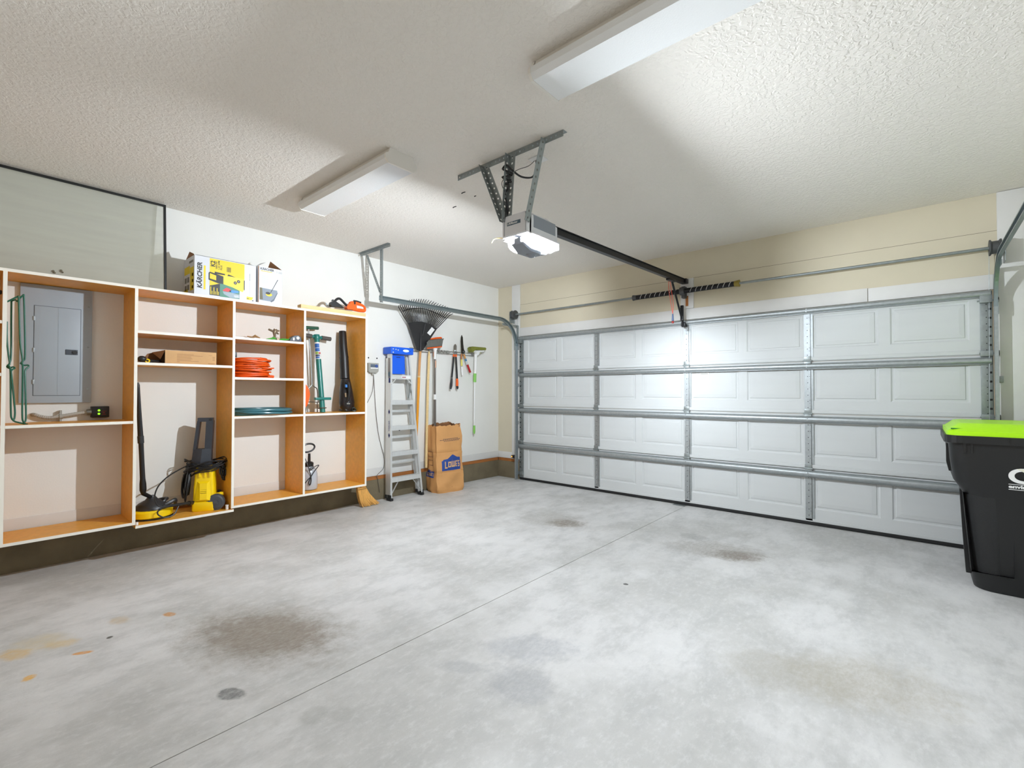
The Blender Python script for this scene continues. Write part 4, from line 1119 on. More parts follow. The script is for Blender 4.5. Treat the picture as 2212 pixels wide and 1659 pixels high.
g = G().tube([zk(860, 462), zk(960, 455), zk(1060, 440), zk(1120, 455)], [.004, .007, .011, .008], 8); g.tube([zk(1055, 400), zk(1065, 450)], [.010, .014], 8)
part('spike_base', g, M_grn, t)
part('hose_inlet', G().cyl(zk(1165, 450) + V((-.02, 0, 0)), zk(1165, 450) + V((.012, 0, 0)), .013, n=12), M_brz, t)
t = single('hose_splitter', G().tube([zk(1205, 480), zk(1280, 470), zk(1360, 475), zk(1450, 470), zk(1520, 445)], [.006, .010, .010, .006, .005], 8), M_grn, 'green plastic hose piece between sprinkler and black hose timer', 'hose fitting', tuple(zk(1205, 480)))
t = thing('hose_timer', 'small dark grey hose timer with round white dial', 'timer', tuple(zk(1620, 500)))
g = G().prism([zk(a, b) + V((-.03, 0, 0)) for a, b in [(1450, 500), (1520, 410), (1580, 375), (1680, 370), (1740, 420), (1760, 525), (1500, 515)]], (.06, 0, 0))
part('case', g, mat('dark_slate_plastic', (62, 68, 80), .4), t)
part('dial', G().cyl(zk(1660, 440) + V((.03, 0, 0)), zk(1660, 440) + V((.036, 0, 0)), .015, n=16), M_white, t)
part('sticker', G().box(zk(1545, 500) + V((.03, -.004, 0)), zk(1575, 430) + V((.0315, .0, 0))), M_white, t)
t = single('leaf_scrap', G().tube([AX(534, 726.5, .20), AX(545, 729, .20), AX(551, 726, .20), AX(562, 730, .20)], [.004, .009, .013, .003], 8), mat('dry_tan', (150, 118, 76), .8), 'small tan curled scrap on shelf left of the sprinkler', 'debris', tuple(AX(545, 730, .20)))
# ================================================================ BAY 4
s5 = 1.0645
hub = AX(684, 728, .085); ft = V((.200, -2.905, s5 + .001))
ft = V((.20, AX(697, 880, .20).y, s5 + .001))
t = thing('bulb_planter', 'teal long-handled bulb planter with T-grip and printed sleeve label', 'garden tool', tuple(ft))
dr = (hub - ft)
def al(f): return ft + dr * f
part('shaft', G().tube([al(0), al(1)], .027, 16), M_teal, t)
part('hub', G().tube([al(.965), al(.99), al(1.03)], [.029, .036, .030], 16), M_teal, t)
gd = V((.0, .962, -.06)).normalized()
part('cross_bar', G().tube([al(1) - gd * .10, al(1) + gd * .09], .016, 12), M_teal, t)
part('rubber_grip', G().tube([al(1) + gd * .055, al(1) + gd * .155], .022, 12), mat('grip_grey', (78, 74, 70), .6), t)
part('rubber_grip', G().tube([al(1) - gd * .055, al(1) - gd * .155], .022, 12), mat('grip_grey', (78, 74, 70), .6), t)
part('foot_bar', G().box(V((.175, al(.18).y - .085, al(.18).z - .014)), V((.225, al(.18).y + .085, al(.18).z + .014)), bev=.008), M_teal, t)
part('depth_ring', G().lathe(al(.055), dr, [(.028, -.003), (.042, -.003), (.042, .003), (.028, .003)], 18), mat('ring_brown', (96, 80, 62), .6), t)
g = G().tube([al(.70), al(.925)], .0285, 16, cap=False)
lb = part('sleeve_label', g, M_white, t)
g = G()
xd = (CAM - al(.8)).normalized(); sd = dr.normalized().cross(xd).normalized(); xd = sd.cross(dr.normalized())
cols = []
def lab(f0, f1, a0, a1, mi):
    k_ = 7
    ring = lambda f: [al(f) + (xd * math.cos(a0 + (a1 - a0) * i / k_) - sd * math.sin(a0 + (a1 - a0) * i / k_)) * .0293 for i in range(k_ + 1)]
    g.add(ring(f0) + ring(f1), [(i, i + 1, k_ + 2 + i, k_ + 1 + i) for i in range(k_)], mi, True)
lab(.85, .905, -.7, 1.0, 0); lab(.80, .845, -.7, 1.0, 0); lab(.765, .795, -.2, 1.0, 1); lab(.765, .79, -1.0, -.25, 2); lab(.735, .76, -.6, 1.0, 3); lab(.708, .732, -.5, 1.0, 0)
part('label_print', g, [mat('label_blue', (40, 96, 170), .5), mat('label_green', (140, 176, 80), .5), mat('label_red', (180, 60, 54), .5), mat('label_navy', (60, 74, 100), .5)], t)
# steel fork behind it
t = thing('hand_weeder', 'thin steel weeder with green grip and forked foot behind the bulb planter', 'garden tool', (.08, -2.95, s5))
pw = lambda a, b, x=.06: AX(640 + a / 5.528, 640 + b / 5.528, x)
part('grip', G().tube([pw(112, 372), pw(190, 378), pw(262, 382)], .017, 12), mat('dark_green_grip', (40, 86, 66), .4), t)
part('shaft', G().tube([pw(148, 385), pw(150, 470), pw(172, 700), pw(186, 1055)], .0075, 8), M_galv, t)
g = G().tube(smooth([pw(186, 1055), pw(165, 1085), pw(140, 1115), pw(132, 1260)], 4), .006, 7); g.tube(smooth([pw(186, 1055), pw(220, 1085), pw(250, 1115), pw(262, 1260)], 4), .006, 7); g.tube([pw(130, 1262), pw(275, 1265)], .005, 6)
g.tube([pw(134, 1262), pw(136, 1385)], .005, 6); g.tube([pw(250, 1262), pw(252, 1385)], .005, 6)
part('fork', g, M_galvd, t)
t = thing('grass_shears', 'orange tool end half hidden behind the divider left of the bulb planter', 'garden tool', (.26, -3.10, s5))
po = lambda a, b: AX(640 + a / 5.528, 640 + b / 5.528, .27)
part('orange_case', G().prism([po(a, b) + V((-.02, 0, 0)) for a, b in [(80, 1040), (110, 1065), (135, 1110), (148, 1170), (135, 1240), (112, 1310), (80, 1330)]], (.05, 0, 0)), M_orange, t)
part('tip', G().tube([po(100, 1320), po(112, 1350), po(110, 1398)], [.008, .007, .004], 8), M_black, t)
# leaf blower
t = thing('leaf_blower', 'black cordless leaf blower standing on end beside the orange side panel', 'leaf blower', (.17, -2.62, s5))
bl = lambda a, b, x: AX(490 + a / 5.027, 630 + b / 5.027, x)
axp = [bl(1255, 432, .060), bl(1262, 600, .085), bl(1272, 710, .10), bl(1283, 945, .135)]
part('blower_tube', G().tube([axp[0], axp[0].lerp(axp[1], .15), axp[1], axp[2]], [.036, .040, .043, .046], 18), M_black, t)
part('tube_collar', G().tube([axp[2], axp[2].lerp(axp[3], .06), axp[3]], [.049, .047, .049], 18), M_black, t)
g = G()
rows = [(945, .048, .050, .135), (1010, .060, .066, .15), (1100, .072, .084, .165), (1200, .082, .094, .18), (1255, .078, .088, .185), (1290, .050, .060, .188)]
rings = []
for v, w, d, x in rows:
    c = bl(1288 + (v - 945) * .055, v, x)
    rings.append([c + V((d * math.cos(2 * PI * k / 16) * .8, w * math.sin(2 * PI * k / 16), 0)) for k in range(16)])
g.loft(rings, 0, True, True)
M_bk3 = mat('glossy_black_plastic', (34, 34, 37), .25)
part('motor_housing', g, M_bk3, t, ang=60)
lo = min((p.z for p in rings[-1]))
g = G().tube(smooth([bl(1300, 975, .225), bl(1322, 1000, .255), bl(1330, 1080, .265), bl(1318, 1170, .262), bl(1300, 1190, .25)], 5), .014, 10)
part('handle', g, M_black, t)
part('trigger_lock', G().box(bl(1280, 1040, .225) + V((0, 0, 0)), bl(1312, 1008, .250), bev=.003), mat('bright_blue_plastic', (70, 140, 225), .4), t)
part('air_guide', G().tube([bl(1288, 1100, .235), bl(1292, 1145, .24)], [.010, .008], 8), mat('brass_tint', (140, 120, 90), .4), t)
part('battery_base', G().box((.10, bl(1310, 1270, .18).y - .055, s5 + .001), (.235, bl(1310, 1270, .18).y + .055, lo + .02), bev=.012), M_black, t)
part('logo_bar', G().box(bl(1303, 1222, .2635), bl(1338, 1212, .2645)), M_grey, t)
single('garden_glove_clip', G().tube(smooth([bl(1355, 1270, .24), bl(1380, 1262, .25), bl(1400, 1285, .255), bl(1385, 1298, .25), bl(1362, 1290, .245)], 4), .009, 8), mat('dark_green_black', (24, 40, 34), .4), 'small dark coiled clip lying by the leaf blower foot', 'clip', tuple(bl(1380, 1300, .25)))
# sprayer below
s6 = CB + TH + .0005
sy_ = -3.045; sx_ = .20
t = thing('pump_sprayer', 'translucent white pump sprayer with looping black hose', 'sprayer', (sx_, sy_, s6))
c = V((sx_, sy_, s6))
part('tank', G().lathe(c, Z_, [(.055, .0), (.075, .006), (.080, .03), (.080, .15), (.070, .19), (.045, .225), (.036, .235)], 26), mat('milky_plastic', (206, 210, 218), .3, trans=.25), t)
part('pump_cap', G().lathe(c, Z_, [(.040, .225), (.042, .265), (.030, .275), (.014, .28), (.012, .36)], 20), M_black, t)
part('pump_handle', G().tube(smooth([c + V((.0, -.075, .385)), c + V((.0, -.02, .375)), c + V((.0, .035, .392)), c + V((.0, .055, .425)), c + V((.0, .03, .452)), c + V((.0, -.03, .455)), c + V((.0, -.075, .42))], 5), .009, 8, closed=False), M_black, t)
sp = lambda a, b, x=.285: AX(480 + a / 6.144, 860 + b / 6.144, x)
g = G().tube(smooth([sp(1100, 800, .24), sp(1130, 880, .27), sp(1160, 970), sp(1180, 1060), sp(1175, 1130), sp(1160, 1155), sp(1150, 1120), sp(1175, 1050), sp(1225, 970), sp(1282, 890), sp(1215, 915), sp(1190, 930)], 6), .0045, 7)
g.tube(smooth([sp(1175, 1045), sp(1130, 1090), sp(1100, 1130)], 5), .0045, 7)
part('spray_hose', g, M_black, t)
part('spray_nozzle', G().tube([sp(1170, 940), sp(1212, 918)], .011, 8), M_black, t)
from mathutils import noise as mnoise
# ================================================================ WALL: TIMER, RACK, TOOLS
t = thing('irrigation_timer', 'grey irrigation timer box on the wall with loose wires below', 'timer', (-.012, -2.20, 1.48))
y0, y1 = AX(796.2, 795, .03).y, AX(817.5, 795, .03).y
g = G().prism([V((-.012, y, z)) for y, z in ((y0, 1.615), (y1, 1.615), (y1, 1.520), (y1 - .018, 1.500), (y0 + .018, 1.500), (y0, 1.520))], (.045, 0, 0))
part('case', g, M_grey, t)
part('wire_boot', G().tube([(.01, (y0 + y1) / 2, 1.502), (.01, (y0 + y1) / 2, 1.480), (.008, (y0 + y1) / 2, 1.470)], [.016, .014, .006], 8), M_grey, t)
part('display', G().box((.0325, y0 + .025, 1.565), (.0345, y0 + .085, 1.600)), mat('lcd_slate', (92, 104, 120), .3), t)
part('dial', G().cyl((.032, y1 - .030, 1.580), (.040, y1 - .030, 1.580), .019, n=16), mat('dial_blue', (60, 86, 150), .4), t)
part('white_strip', G().box((.0325, y0 + .025, 1.548), (.0342, y1 - .006, 1.560)), M_white, t)
q = lambda u, v, x=.0: AX(u, v, x)
M_wire = mat('thin_grey_wire', (96, 90, 82), .6)
part('low_voltage_wire', G().tube(smooth([q(807, 809), q(806.5, 830), q(803, 850), q(793.5, 870)], 5), .0028, 5), M_wire, t)
part('low_voltage_wire', G().tube(smooth([q(807, 809), q(809.5, 850), q(812, 890), q(818, 940), q(829, 985), q(830, 1003), q(826.5, 1014), q(814, 1027), q(815.5, 1033, .01), q(818.5, 1052, .012), q(820.5, 1064, .016)], 5), .0030, 5), M_wire, t)

# folding tool rack
t = thing('tool_rack', 'chrome wire tool rack strip holding the long-handled tools', 'tool rack', (-.012, -1.1, 1.80))
M_chr = mat('chrome_wire', (178, 178, 174), .28, .85)
ra_ = AX(889, 754, .012); rb_ = AX(1022, 768, .012); ra_.z = rb_.z = 1.812
part('top_rail', G().tube([ra_ + V((0, 0, .016)), rb_ + V((0, 0, .016))], .005, 8), M_chr, t)
part('bottom_rail', G().tube([ra_ + V((0, 0, -.018)), rb_ + V((0, 0, -.018))], .005, 8), M_chr, t)
for f in (0, .14, .28, .42, .56, .70, .84, 1):
    p = ra_.lerp(rb_, f)
    part('rack_plate', G().box(p + V((-.022, -.02, -.026)), p + V((-.002, .02, .026)), bev=.003), M_chr, t)
for f in (.41, .455, .50):
    p = ra_.lerp(rb_, f)
    for s in (-1, 1):
        part('spring_hook', G().tube(smooth([p + V((.0, 0, 0)), p + V((.03, s * .03, .02)), p + V((.06, s * .022, -.018)), p + V((.085, s * .055, .012))], 4), .004, 6), M_chr, t)

# leaf rake, head up
t = thing('leaf_rake', 'black fan-shaped plastic leaf rake hung head up behind the door track', 'rake', (.07, -1.56, .7))
K = lambda a, b, x=.07: AX(865 + a / 12.76, 640 + b / 12.76, x)
n = 27
base = [K(*p) for p in [(210, 745), (330, 712), (450, 700), (560, 702), (680, 725), (800, 775), (900, 830), (1000, 895)]]
arcp = smooth(base, 4)
tipc = smooth([K(*p, .075) for p in [(-90, 235), (40, 155), (170, 95), (330, 62), (500, 55), (680, 70), (860, 120), (1030, 185), (1200, 245), (1330, 330), (1410, 465)]], 6)
def samp(path, f):
    x = f * (len(path) - 1); i = min(int(x), len(path) - 2)
    return path[i].lerp(path[i + 1], x - i)
neck = [K(440, 1490), K(560, 1515), K(610, 1480)]
M_rake = mat('rake_black', (38, 38, 40), .4)
poly = arcp + [K(610, 1490), K(530, 1512), K(455, 1490)]
g = G().prism([p + V((-.004, 0, 0)) for p in poly], (.012, 0, 0))
part('head_plate', g, M_rake, t)
for k in range(n):
    f = k / (n - 1)
    a = samp(arcp, f); b = samp(tipc, f)
    d = b - a
    ext = 1.0 - .0
    bend = 1 if 0 < k < n - 1 else 0
    g = G().tube([a - d.normalized() * .01, a.lerp(b, .5), a.lerp(b, .86), b + V((.028, 0, -.012))], [.006, .0058, .0055, .004], 6)
    part('tine', g, M_rake, t)
rod = smooth([K(*p, .082) for p in [(60, 415), (250, 350), (450, 330), (650, 345), (850, 410), (1050, 495), (1250, 600)]], 5)
part('tine_brace', G().tube(rod, .0055, 6), M_rake, t)
g = G().tube([K(548, 1515, .084), K(552, 1300, .084), K(562, 1000, .084)], [.012, .010, .004], 8); g.tube([K(610, 1095, .083), K(685, 760, .083)], .005, 6)
part('head_rib', g, M_rake, t)
q = [K(735, 1010, .0795), K(820, 1085, .0795), K(945, 920, .0795), K(865, 848, .0795)]
part('price_label', G().prism(q, (.0008, 0, 0)), M_white, t)
hp = [K(550, 1500, .07), AX(906.5, 780, .075), AX(905, 812, .075), AX(902.5, 880, .075), AX(899, 960, .075)]
part('handle', G().tube(hp[:3], .0155, 12), M_handle, t)
part('handle', G().tube([hp[2], hp[2].lerp(hp[3], .06)], .016, 12), M_wood, t)
part('sleeve', G().tube([hp[2].lerp(hp[3], .05), hp[2].lerp(hp[3], .35), hp[3], hp[4]], [.018, .018, .0155, .015], 12), mat('amber_sleeve', (226, 150, 24), .4), t)

# pale wooden handle
single('wooden_tool_handle', G().tube([AX(927, 759, .06), AX(926.8, 770, .06), AX(924, 840, .06), AX(920.5, 1010, .06)], [.010, .0165, .0165, .0165], 12), M_wood, 'plain pale wooden tool handle hanging between leaf rake and push broom', 'tool handle', tuple(AX(921, 985, .06)))
# angle broom with squeegee head (head up)
t = thing('kitchen_broom', 'upturned broom with grey bristles and orange block on telescopic pole', 'broom', tuple(AX(939, 1000, .075)))
Bq = lambda a, b, x=.09: AX(920 + a / 11.85, 720 + b / 11.85, x)
M_bri = mat('grey_bristles', (104, 104, 98), .8, var=.3, vscale=60, stretch=(1, 8, .5))
g = G().loft([[Bq(a, b, x) for a, b, x in ((40, 362, .072), (415, 325, .072), (415, 325, .112), (40, 362, .112))], [Bq(a, b, x) for a, b, x in ((20, 235, .068), (440, 180, .068), (440, 180, .118), (20, 235, .118))], [Bq(a, b, x) for a, b, x in ((75, 165, .066), (462, 132, .066), (462, 138, .120), (70, 185, .120))]], 0, False, True)
part('bristles', g, M_bri, t, kind='stuff')
part('broom_block', G().loft([[Bq(a, b, x) for a, b, x in ((32, 385, .066), (415, 340, .066), (418, 322, .066), (32, 362, .066))], [Bq(a, b, x) for a, b, x in ((32, 398, .118), (412, 355, .118), (418, 330, .118), (32, 372, .118))]], 0, False, True), M_orange, t)
part('orange_trim', G().tube([Bq(110, 155, .060), Bq(250, 125, .060), Bq(385, 112, .060), Bq(400, 135, .060)], .012, 8), M_orange, t)
part('white_socket', G().tube([Bq(238, 385, .10), Bq(236, 470, .10), Bq(232, 660, .10)], [.032, .017, .0165], 12), M_white, t)
part('copper_collar', G().tube([Bq(210, 480, .086), Bq(210, 600, .086)], .012, 10), mat('copper_tint', (196, 126, 84), .5), t)
M_pole = mat('bronze_pole', (112, 106, 100), .35, .5)
part('upper_pole', G().tube([Bq(233, 650, .095), AX(939.3, 855, .09)], .0135, 12), M_pole, t)
part('pole_label', G().tube([Bq(240, 700, .0965), Bq(240, 880, .0960)], .0137, 12), mat('pole_sticker', (206, 150, 116), .5), t)
part('pole_lock', G().tube([AX(939.5, 852, .09), AX(939.5, 863, .09)], .021, 12), M_white, t)
part('lower_pole', G().tube([AX(939.3, 862, .09), AX(939.3, 1005, .08)], .0165, 12), M_pole, t)
# loppers
t = thing('loppers', 'bypass loppers with black and orange handles hung blades up', 'loppers', tuple(AX(982, 840, .06)))
g = G().prism([Bq(a, b, .055) for a, b in [(715, 400), (715, 330), (735, 280), (755, 275), (778, 320), (778, 400), (765, 480), (725, 480)]], (.008, 0, 0)); g.prism([Bq(a, b, .064) for a, b in [(728, 480), (740, 400), (728, 330), (750, 285), (762, 330), (765, 480)]], (.006, 0, 0))
part('blades', g, mat('blade_steel', (128, 122, 112), .4, .6), t)
part('pivot', G().cyl(Bq(745, 445, .068), Bq(745, 445, .078), .012, n=12).box(Bq(710, 540, .055), Bq(780, 470, .07)), M_galvd, t)
part('orange_ferrule', G().tube([Bq(712, 540, .065), Bq(712, 600, .065)], .013, 8), M_orange, t)
part('orange_ferrule', G().tube([Bq(768, 540, .065), Bq(770, 605, .065)], .013, 8), M_orange, t)
part('handle', G().tube([Bq(714, 590, .065), Bq(700, 760, .065), Bq(663, 1140, .065)], .0125, 10), M_black, t)
part('handle', G().tube([Bq(769, 600, .065), Bq(800, 1160, .065)], .0125, 10), M_black, t)
part('grip', G().tube([Bq(663, 1150, .065), Bq(655, 1250, .065), Bq(645, 1340, .065), Bq(630, 1430, .065)], [.013, .017, .019, .013], 10), M_bk2, t)
part('grip', G().tube([Bq(797, 1160, .065), Bq(800, 1250, .065), Bq(800, 1350, .065)], [.016, .018, .018], 10), M_orange, t)
part('grip_tip', G().tube([Bq(800, 1345, .065), Bq(805, 1400, .065), Bq(805, 1430, .065)], [.018, .017, .010], 10), M_bk2, t)
# hedge shears
t = thing('hedge_shears', 'hedge shears with dark blade, one yellow-banded and one red-tipped handle', 'shears', tuple(AX(1003, 800, .06)))
g = G().prism([Bq(a, b, .058) for a, b in [(910, 45), (935, 100), (948, 280), (965, 420), (1000, 470), (965, 520), (905, 520), (900, 400), (890, 200), (895, 110)]], (.008, 0, 0))
part('blades', g, mat('dark_blade', (44, 40, 32), .35, .5), t)
part('pivot', G().cyl(Bq(965, 468, .066), Bq(965, 468, .078), .013, n=12), M_blackm, t)
part('handle', G().tube([Bq(910, 525, .065), Bq(912, 670, .065)], .0135, 10), mat('brown_varnish', (170, 112, 66), .5), t, label='left handle, brown wood below the blades')
part('handle', G().tube([Bq(912, 668, .065), Bq(918, 835, .065)], .0135, 10), mat('pale_yellow_paint', (222, 210, 110), .5), t, label='pale yellow band of the left handle')
part('ferrule', G().tube([Bq(918, 833, .065), Bq(920, 850, .065)], .0138, 10), M_grey, t)
part('handle_end', G().tube([Bq(920, 850, .065), Bq(936, 1075, .065)], .0135, 10), M_white, t)
part('handle', G().tube([Bq(970, 540, .065), Bq(1010, 650, .065)], .0130, 10), M_handle, t)
part('handle', G().tube([Bq(1008, 645, .065), Bq(1030, 708, .065)], .0138, 10), mat('blue_band', (60, 120, 160), .5), t, label='blue band of the right handle')
part('handle', G().tube([Bq(1030, 708, .065), Bq(1062, 800, .065)], .0135, 10), mat('pale_band', (200, 206, 206), .5), t, label='pale band of the right handle')
part('handle', G().tube([Bq(1060, 798, .065), Bq(1135, 1000, .065)], .0155, 10), mat('dark_red_paint', (170, 16, 24), .4), t, label='red end of the right handle')
# sponge mop head up
t = thing('sponge_mop', 'white sponge mop with olive sponge and green grips hung head up', 'mop', tuple(AX(1024.5, 937, .07)))
g = G().prism([Bq(a, b, .055) for a, b in [(1062, 375), (1110, 345), (1440, 372), (1460, 400), (1445, 440), (1180, 432), (1120, 490), (1090, 480)]], (.07, 0, 0))
part('sponge', g, mat('olive_sponge', (122, 126, 50), .9, var=.15, vscale=40, bump=.4), t)
g = G().prism([Bq(a, b, .070) for a, b in [(1140, 450), (1445, 440), (1440, 480), (1330, 480), (1310, 560), (1255, 560), (1240, 480), (1160, 470)]], (.04, 0, 0))
part('mop_frame', g, M_white, t)
part('mop_bracket', G().box(Bq(1355, 520, .085), Bq(1425, 485, .10), bev=.002), mat('khaki_plastic', (170, 172, 140), .5), t)
part('neck', G().tube([Bq(1275, 540, .085), Bq(1272, 700, .085), Bq(1262, 1030, .085)], [.024, .021, .020], 12), M_white, t)
part('green_grip', G().tube([Bq(1255, 1030, .085), Bq(1250, 1250, .085)], .0225, 12), mat('leaf_green', (132, 196, 92), .45), t)
part('pole', G().tube([Bq(1247, 1245, .085), AX(1024.3, 922, .08)], .0115, 12), M_white, t)
part('hanging_end', G().tube([AX(1024.4, 919, .08), AX(1024.4, 932, .08), AX(1024.3, 937, .08)], [.0165, .0175, .010], 12), mat('leaf_green', (132, 196, 92), .45), t)

# ================================================================ STEP LADDER (folded, leaning on the wall)
t = thing('step_ladder', 'folded aluminium step ladder with blue plastic top leaning on the wall', 'ladder', (.12, -1.82, 0))
LT = 1.74
def fx_(z): return .185 - .060 * z / LT
yl = lambda z: -2.062 + (2.062 - 2.025) * z / LT if False else -2.066 + .036 * z / LT
yr = lambda z: -1.586 - .165 * z / LT
def rail(yf, s, x_off, dep, z0, z1, w=.024):
    rings = []
    for z in (z0, (z0 + z1) / 2, z1):
        x = fx_(z) + x_off
        y = yf(z)
        # C section, open inwards
        prof = [(0, 0), (0, s * w), (-.004, s * w), (-.004, s * .004), (-dep + .004, s * .004), (-dep + .004, s * w), (-dep, s * w), (-dep, 0)]
        rings.append([V((x + a, y + b, z)) for a, b in prof])
    g = G().loft(rings if s > 0 else [r[::-1] for r in rings], 0, False, True)
    return g
part('front_rail', rail(yl, 1, 0, .068, .035, LT), M_alu, t)
part('front_rail', rail(yr, -1, 0, .068, .035, LT), M_alu, t)
part('rear_rail', rail(lambda z: yl(z) + .008, 1, -.078, .032, .06, LT - .06, .018), M_alu, t)
part('rear_rail', rail(lambda z: yr(z) - .008, -1, -.078, .032, .06, LT - .06, .018), M_alu, t)
steps = [.265, .568, .872, 1.176, 1.480]
for i, z in enumerate(steps):
    x = fx_(z)
    g = G()
    a, b = yl(z) + .004, yr(z) - .004
    rings = [[V((x + p, y, z + q)) for p, q in ((.003, 0), (.003, -.052), (-.003, -.052), (-.003, -.006), (-.066, -.006), (-.066, 0))] for y in (a, b)]
    g.loft(rings, 0, False, True)
    st = part('step', g, M_alu, t)
for z in (.42, .72, 1.03):
    x = fx_(z) - .088
    part('rear_brace', G().box((x - .012, yl(z) + .01, z), (x + .012, yr(z) - .01, z + .030), bev=.003), M_alu, t)
for s, yf in ((1, yl), (-1, yr)):
    a = V((fx_(.05) - .02, yf(.05) + s * .012, .055)); b = V((fx_(.21) - .02, yf(.21) + s * .120, .212))
    part('knee_brace', G().tube([a, b], .009, 6, flat=.5), M_alu, t)
    part('foot', G().box((fx_(0) - .075, yf(0) - s * .006, .001), (fx_(0) + .012, yf(0) + s * .034, .030), bev=.006).box((fx_(0) - .06, yf(0) - s * .003, .02), (fx_(0) + .004, yf(0) + s * .008, .07)), M_rubber, t)
    part('rear_foot', G().box((fx_(0) - .118, yf(0) + s * .0, .02), (fx_(0) - .072, yf(0) + s * .034, .065), bev=.005), M_rubber, t)
    a = V((fx_(1.42) - .004, yf(1.42) + s * .016, 1.44)); b = V((fx_(1.2) - .075, yf(1.1) + s * .035, 1.20))
    part('spreader', G().tube([a, b], .006, 6), M_galvd, t)
    part('step_brace', G().tube([V((fx_(1.43), yf(1.43) + s * .075, 1.432)), V((fx_(1.36), yf(1.36) + s * .012, 1.365))], .008, 6), M_alu, t)
g = G()
ya, yb = yl(LT) - .022, yr(LT) + .026
g.box((-.0, ya, 1.728), (.165, yb, 1.812), 0, .012)
part('top_cap', g, M_blue, t)
tc_ = part('cap_emblem', G().lathe((.1645, (ya + yb) / 2 + .05, 1.772), (1, 0, 0), [(.045, 0), (.045, .002), (.001, .002)], 20), mat('emblem_white', (228, 238, 246), .4), t)
for v in tc_.data.vertices: v.co.z = (v.co.z - 1.772) * .36 + 1.772
g = G()
for dy, dz in ((.03, 1.785), (.068, 1.782), (.10, 1.776), (.03, 1.745)): g.cyl((.1645, ya + dy, dz), (.168, ya + dy, dz), .008, n=8)
part('rivets', g, M_alu, t, kind='stuff')
part('cap_slot', G().box((.1645, ya + .165, 1.777), (.1655, ya + .225, 1.783)).box((.1645, yb - .095, 1.766), (.1655, yb - .045, 1.772)), mat('dark_blue_slot', (6, 50, 130), .5), t)
z0, z1 = 1.492, 1.715
g = G().prism([V((fx_(1.6) - .03, y, z)) for y, z in ((yl(z0) + .03, z0), (yr(z0) - .078, z0), (yr(z1) - .062, z1 - .012), (yr(z1) - .075, z1), (yl(z1) + .03, z1))], (-.012, 0, 0))
part('blue_bucket_shelf', g, M_blue, t)
part('shelf_slot', G().box((fx_(1.6) - .030, yl(z1) + .10, 1.688), (fx_(1.6) - .0285, yl(z1) + .155, 1.699)), mat('dark_blue_slot', (6, 50, 130), .5), t)
x = fx_(1.480) + .0035
part('caution_label', G().box((x, yl(1.46) + .155, 1.438), (x + .001, yl(1.46) + .285, 1.470)), M_white, t)
g = G()
for k in range(3): g.box((x + .001, yl(1.46) + .165 + k * .018, 1.447), (x + .0016, yl(1.46) + .178 + k * .018, 1.461))
part('label_print', g, mat('label_wine', (150, 50, 70), .5), t)
# stickers on the left rail: written band
def onrail(z, f): return V((fx_(z) - .0645 * f + .0004, yl(z) - .0008, z))
def rq(za, zb, fa, fb): return [onrail(za, fa), onrail(za, fb), onrail(zb, fb), onrail(zb, fa)]
def rs(name, za, zb, fa, fb, m): return part(name, G().add(rq(za, zb, fa, fb), [(0, 1, 2, 3), (3, 2, 1, 0)]), m, t)
rs('rail_sticker', 1.44, 1.68, .10, .80, mat('sticker_grey', (196, 190, 188), .5))
rs('blue_sticker', 1.385, 1.500, .08, .62, mat('sticker_blue', (52, 62, 140), .5))
rs('pale_sticker', 1.465, 1.515, .10, .75, mat('sticker_sky', (90, 160, 196), .5))
M_navy = mat('navy_print', (40, 48, 120), .5)
g = G()
for zz, s in ((1.04, 1), (.765, -1)):
    pts = [(zz + s * .035, .45), (zz, .18), (zz - s * .03, .45), (zz, .72)]
    g.add([onrail(z, f) for z, f in pts], [(0, 1, 2, 3), (3, 2, 1, 0)])
part('brand_diamond', g, M_navy, t, kind='stuff')
M_rail_t = G()
M_rail_t.text('WERNER', onrail(.80, .18) + V((0, -.0008, 0)), Z_, X_ * 1.0, .040, bold=.001) if False else None
g = G(); g.text('WERNER', onrail(.812, .26) + V((0, -.001, 0)), Z_, -X_, .034, bold=.0005, xs=.92)
part('lettering', g, M_navy, t)

# ================================================================ CORN BROOM (under the last cabinet)
t = thing('corn_broom', 'straw corn broom head poking out below the rightmost cabinet', 'broom', (.18, -2.35, 0))
M_straw = mat('straw', (226, 172, 92), .8, var=.22, vscale=60, stretch=(1, 1, .15), bump=.5, bscale=120)
top = AX(778, 1055, .145); 
cb = lambda a, b, x: AX(480 + a / 6.144, 860 + b / 6.144, x)
rows = [[cb(1783, 1165, .14), cb(1892, 1165, .14)], [cb(1790, 1215, .15), cb(1900, 1190, .15)], [cb(1802, 1300, .165), cb(1945, 1270, .165)], [cb(1822, 1380, .175), cb(2010, 1340, .175)], [cb(1848, 1445, .18), cb(2082, 1388, .18)]]
g = G()
rn = random.Random(5)
N_ = 34
for k in range(N_):
    f = (k + .5) / N_
    for lay in (-1, 0, 1):
        ff = min(1, max(0, f + rn.uniform(-.02, .02)))
        pts = []
        for i, (l, r) in enumerate(rows):
            p = l.lerp(r, ff); p.x += lay * (.012 + .004 * i) 
            if i == len(rows) - 1:
                p = p + (p - rows[i - 1][0].lerp(rows[i - 1][1], ff)) * rn.uniform(-.15, .10)
                p.z = max(p.z, .003)
            pts.append(p)
        g.tube(pts, [.005, .005, .0048, .004, .0022], 5)
part('straw_bundle', g, M_straw, t, kind='stuff')
g = G()
for i, fz in ((0, .3), (1, .0)):
    l, r = rows[i][0].lerp(rows[i + 1][0], fz), rows[i][1].lerp(rows[i + 1][1], fz)
    g.tube([l + V((.025, -.002, 0)), l.lerp(r, .5) + V((.032, 0, 0)), r + V((.025, .002, 0))], .0018, 5)
part('stitching', g, mat('dark_twine', (120, 80, 40), .8), t, kind='stuff')
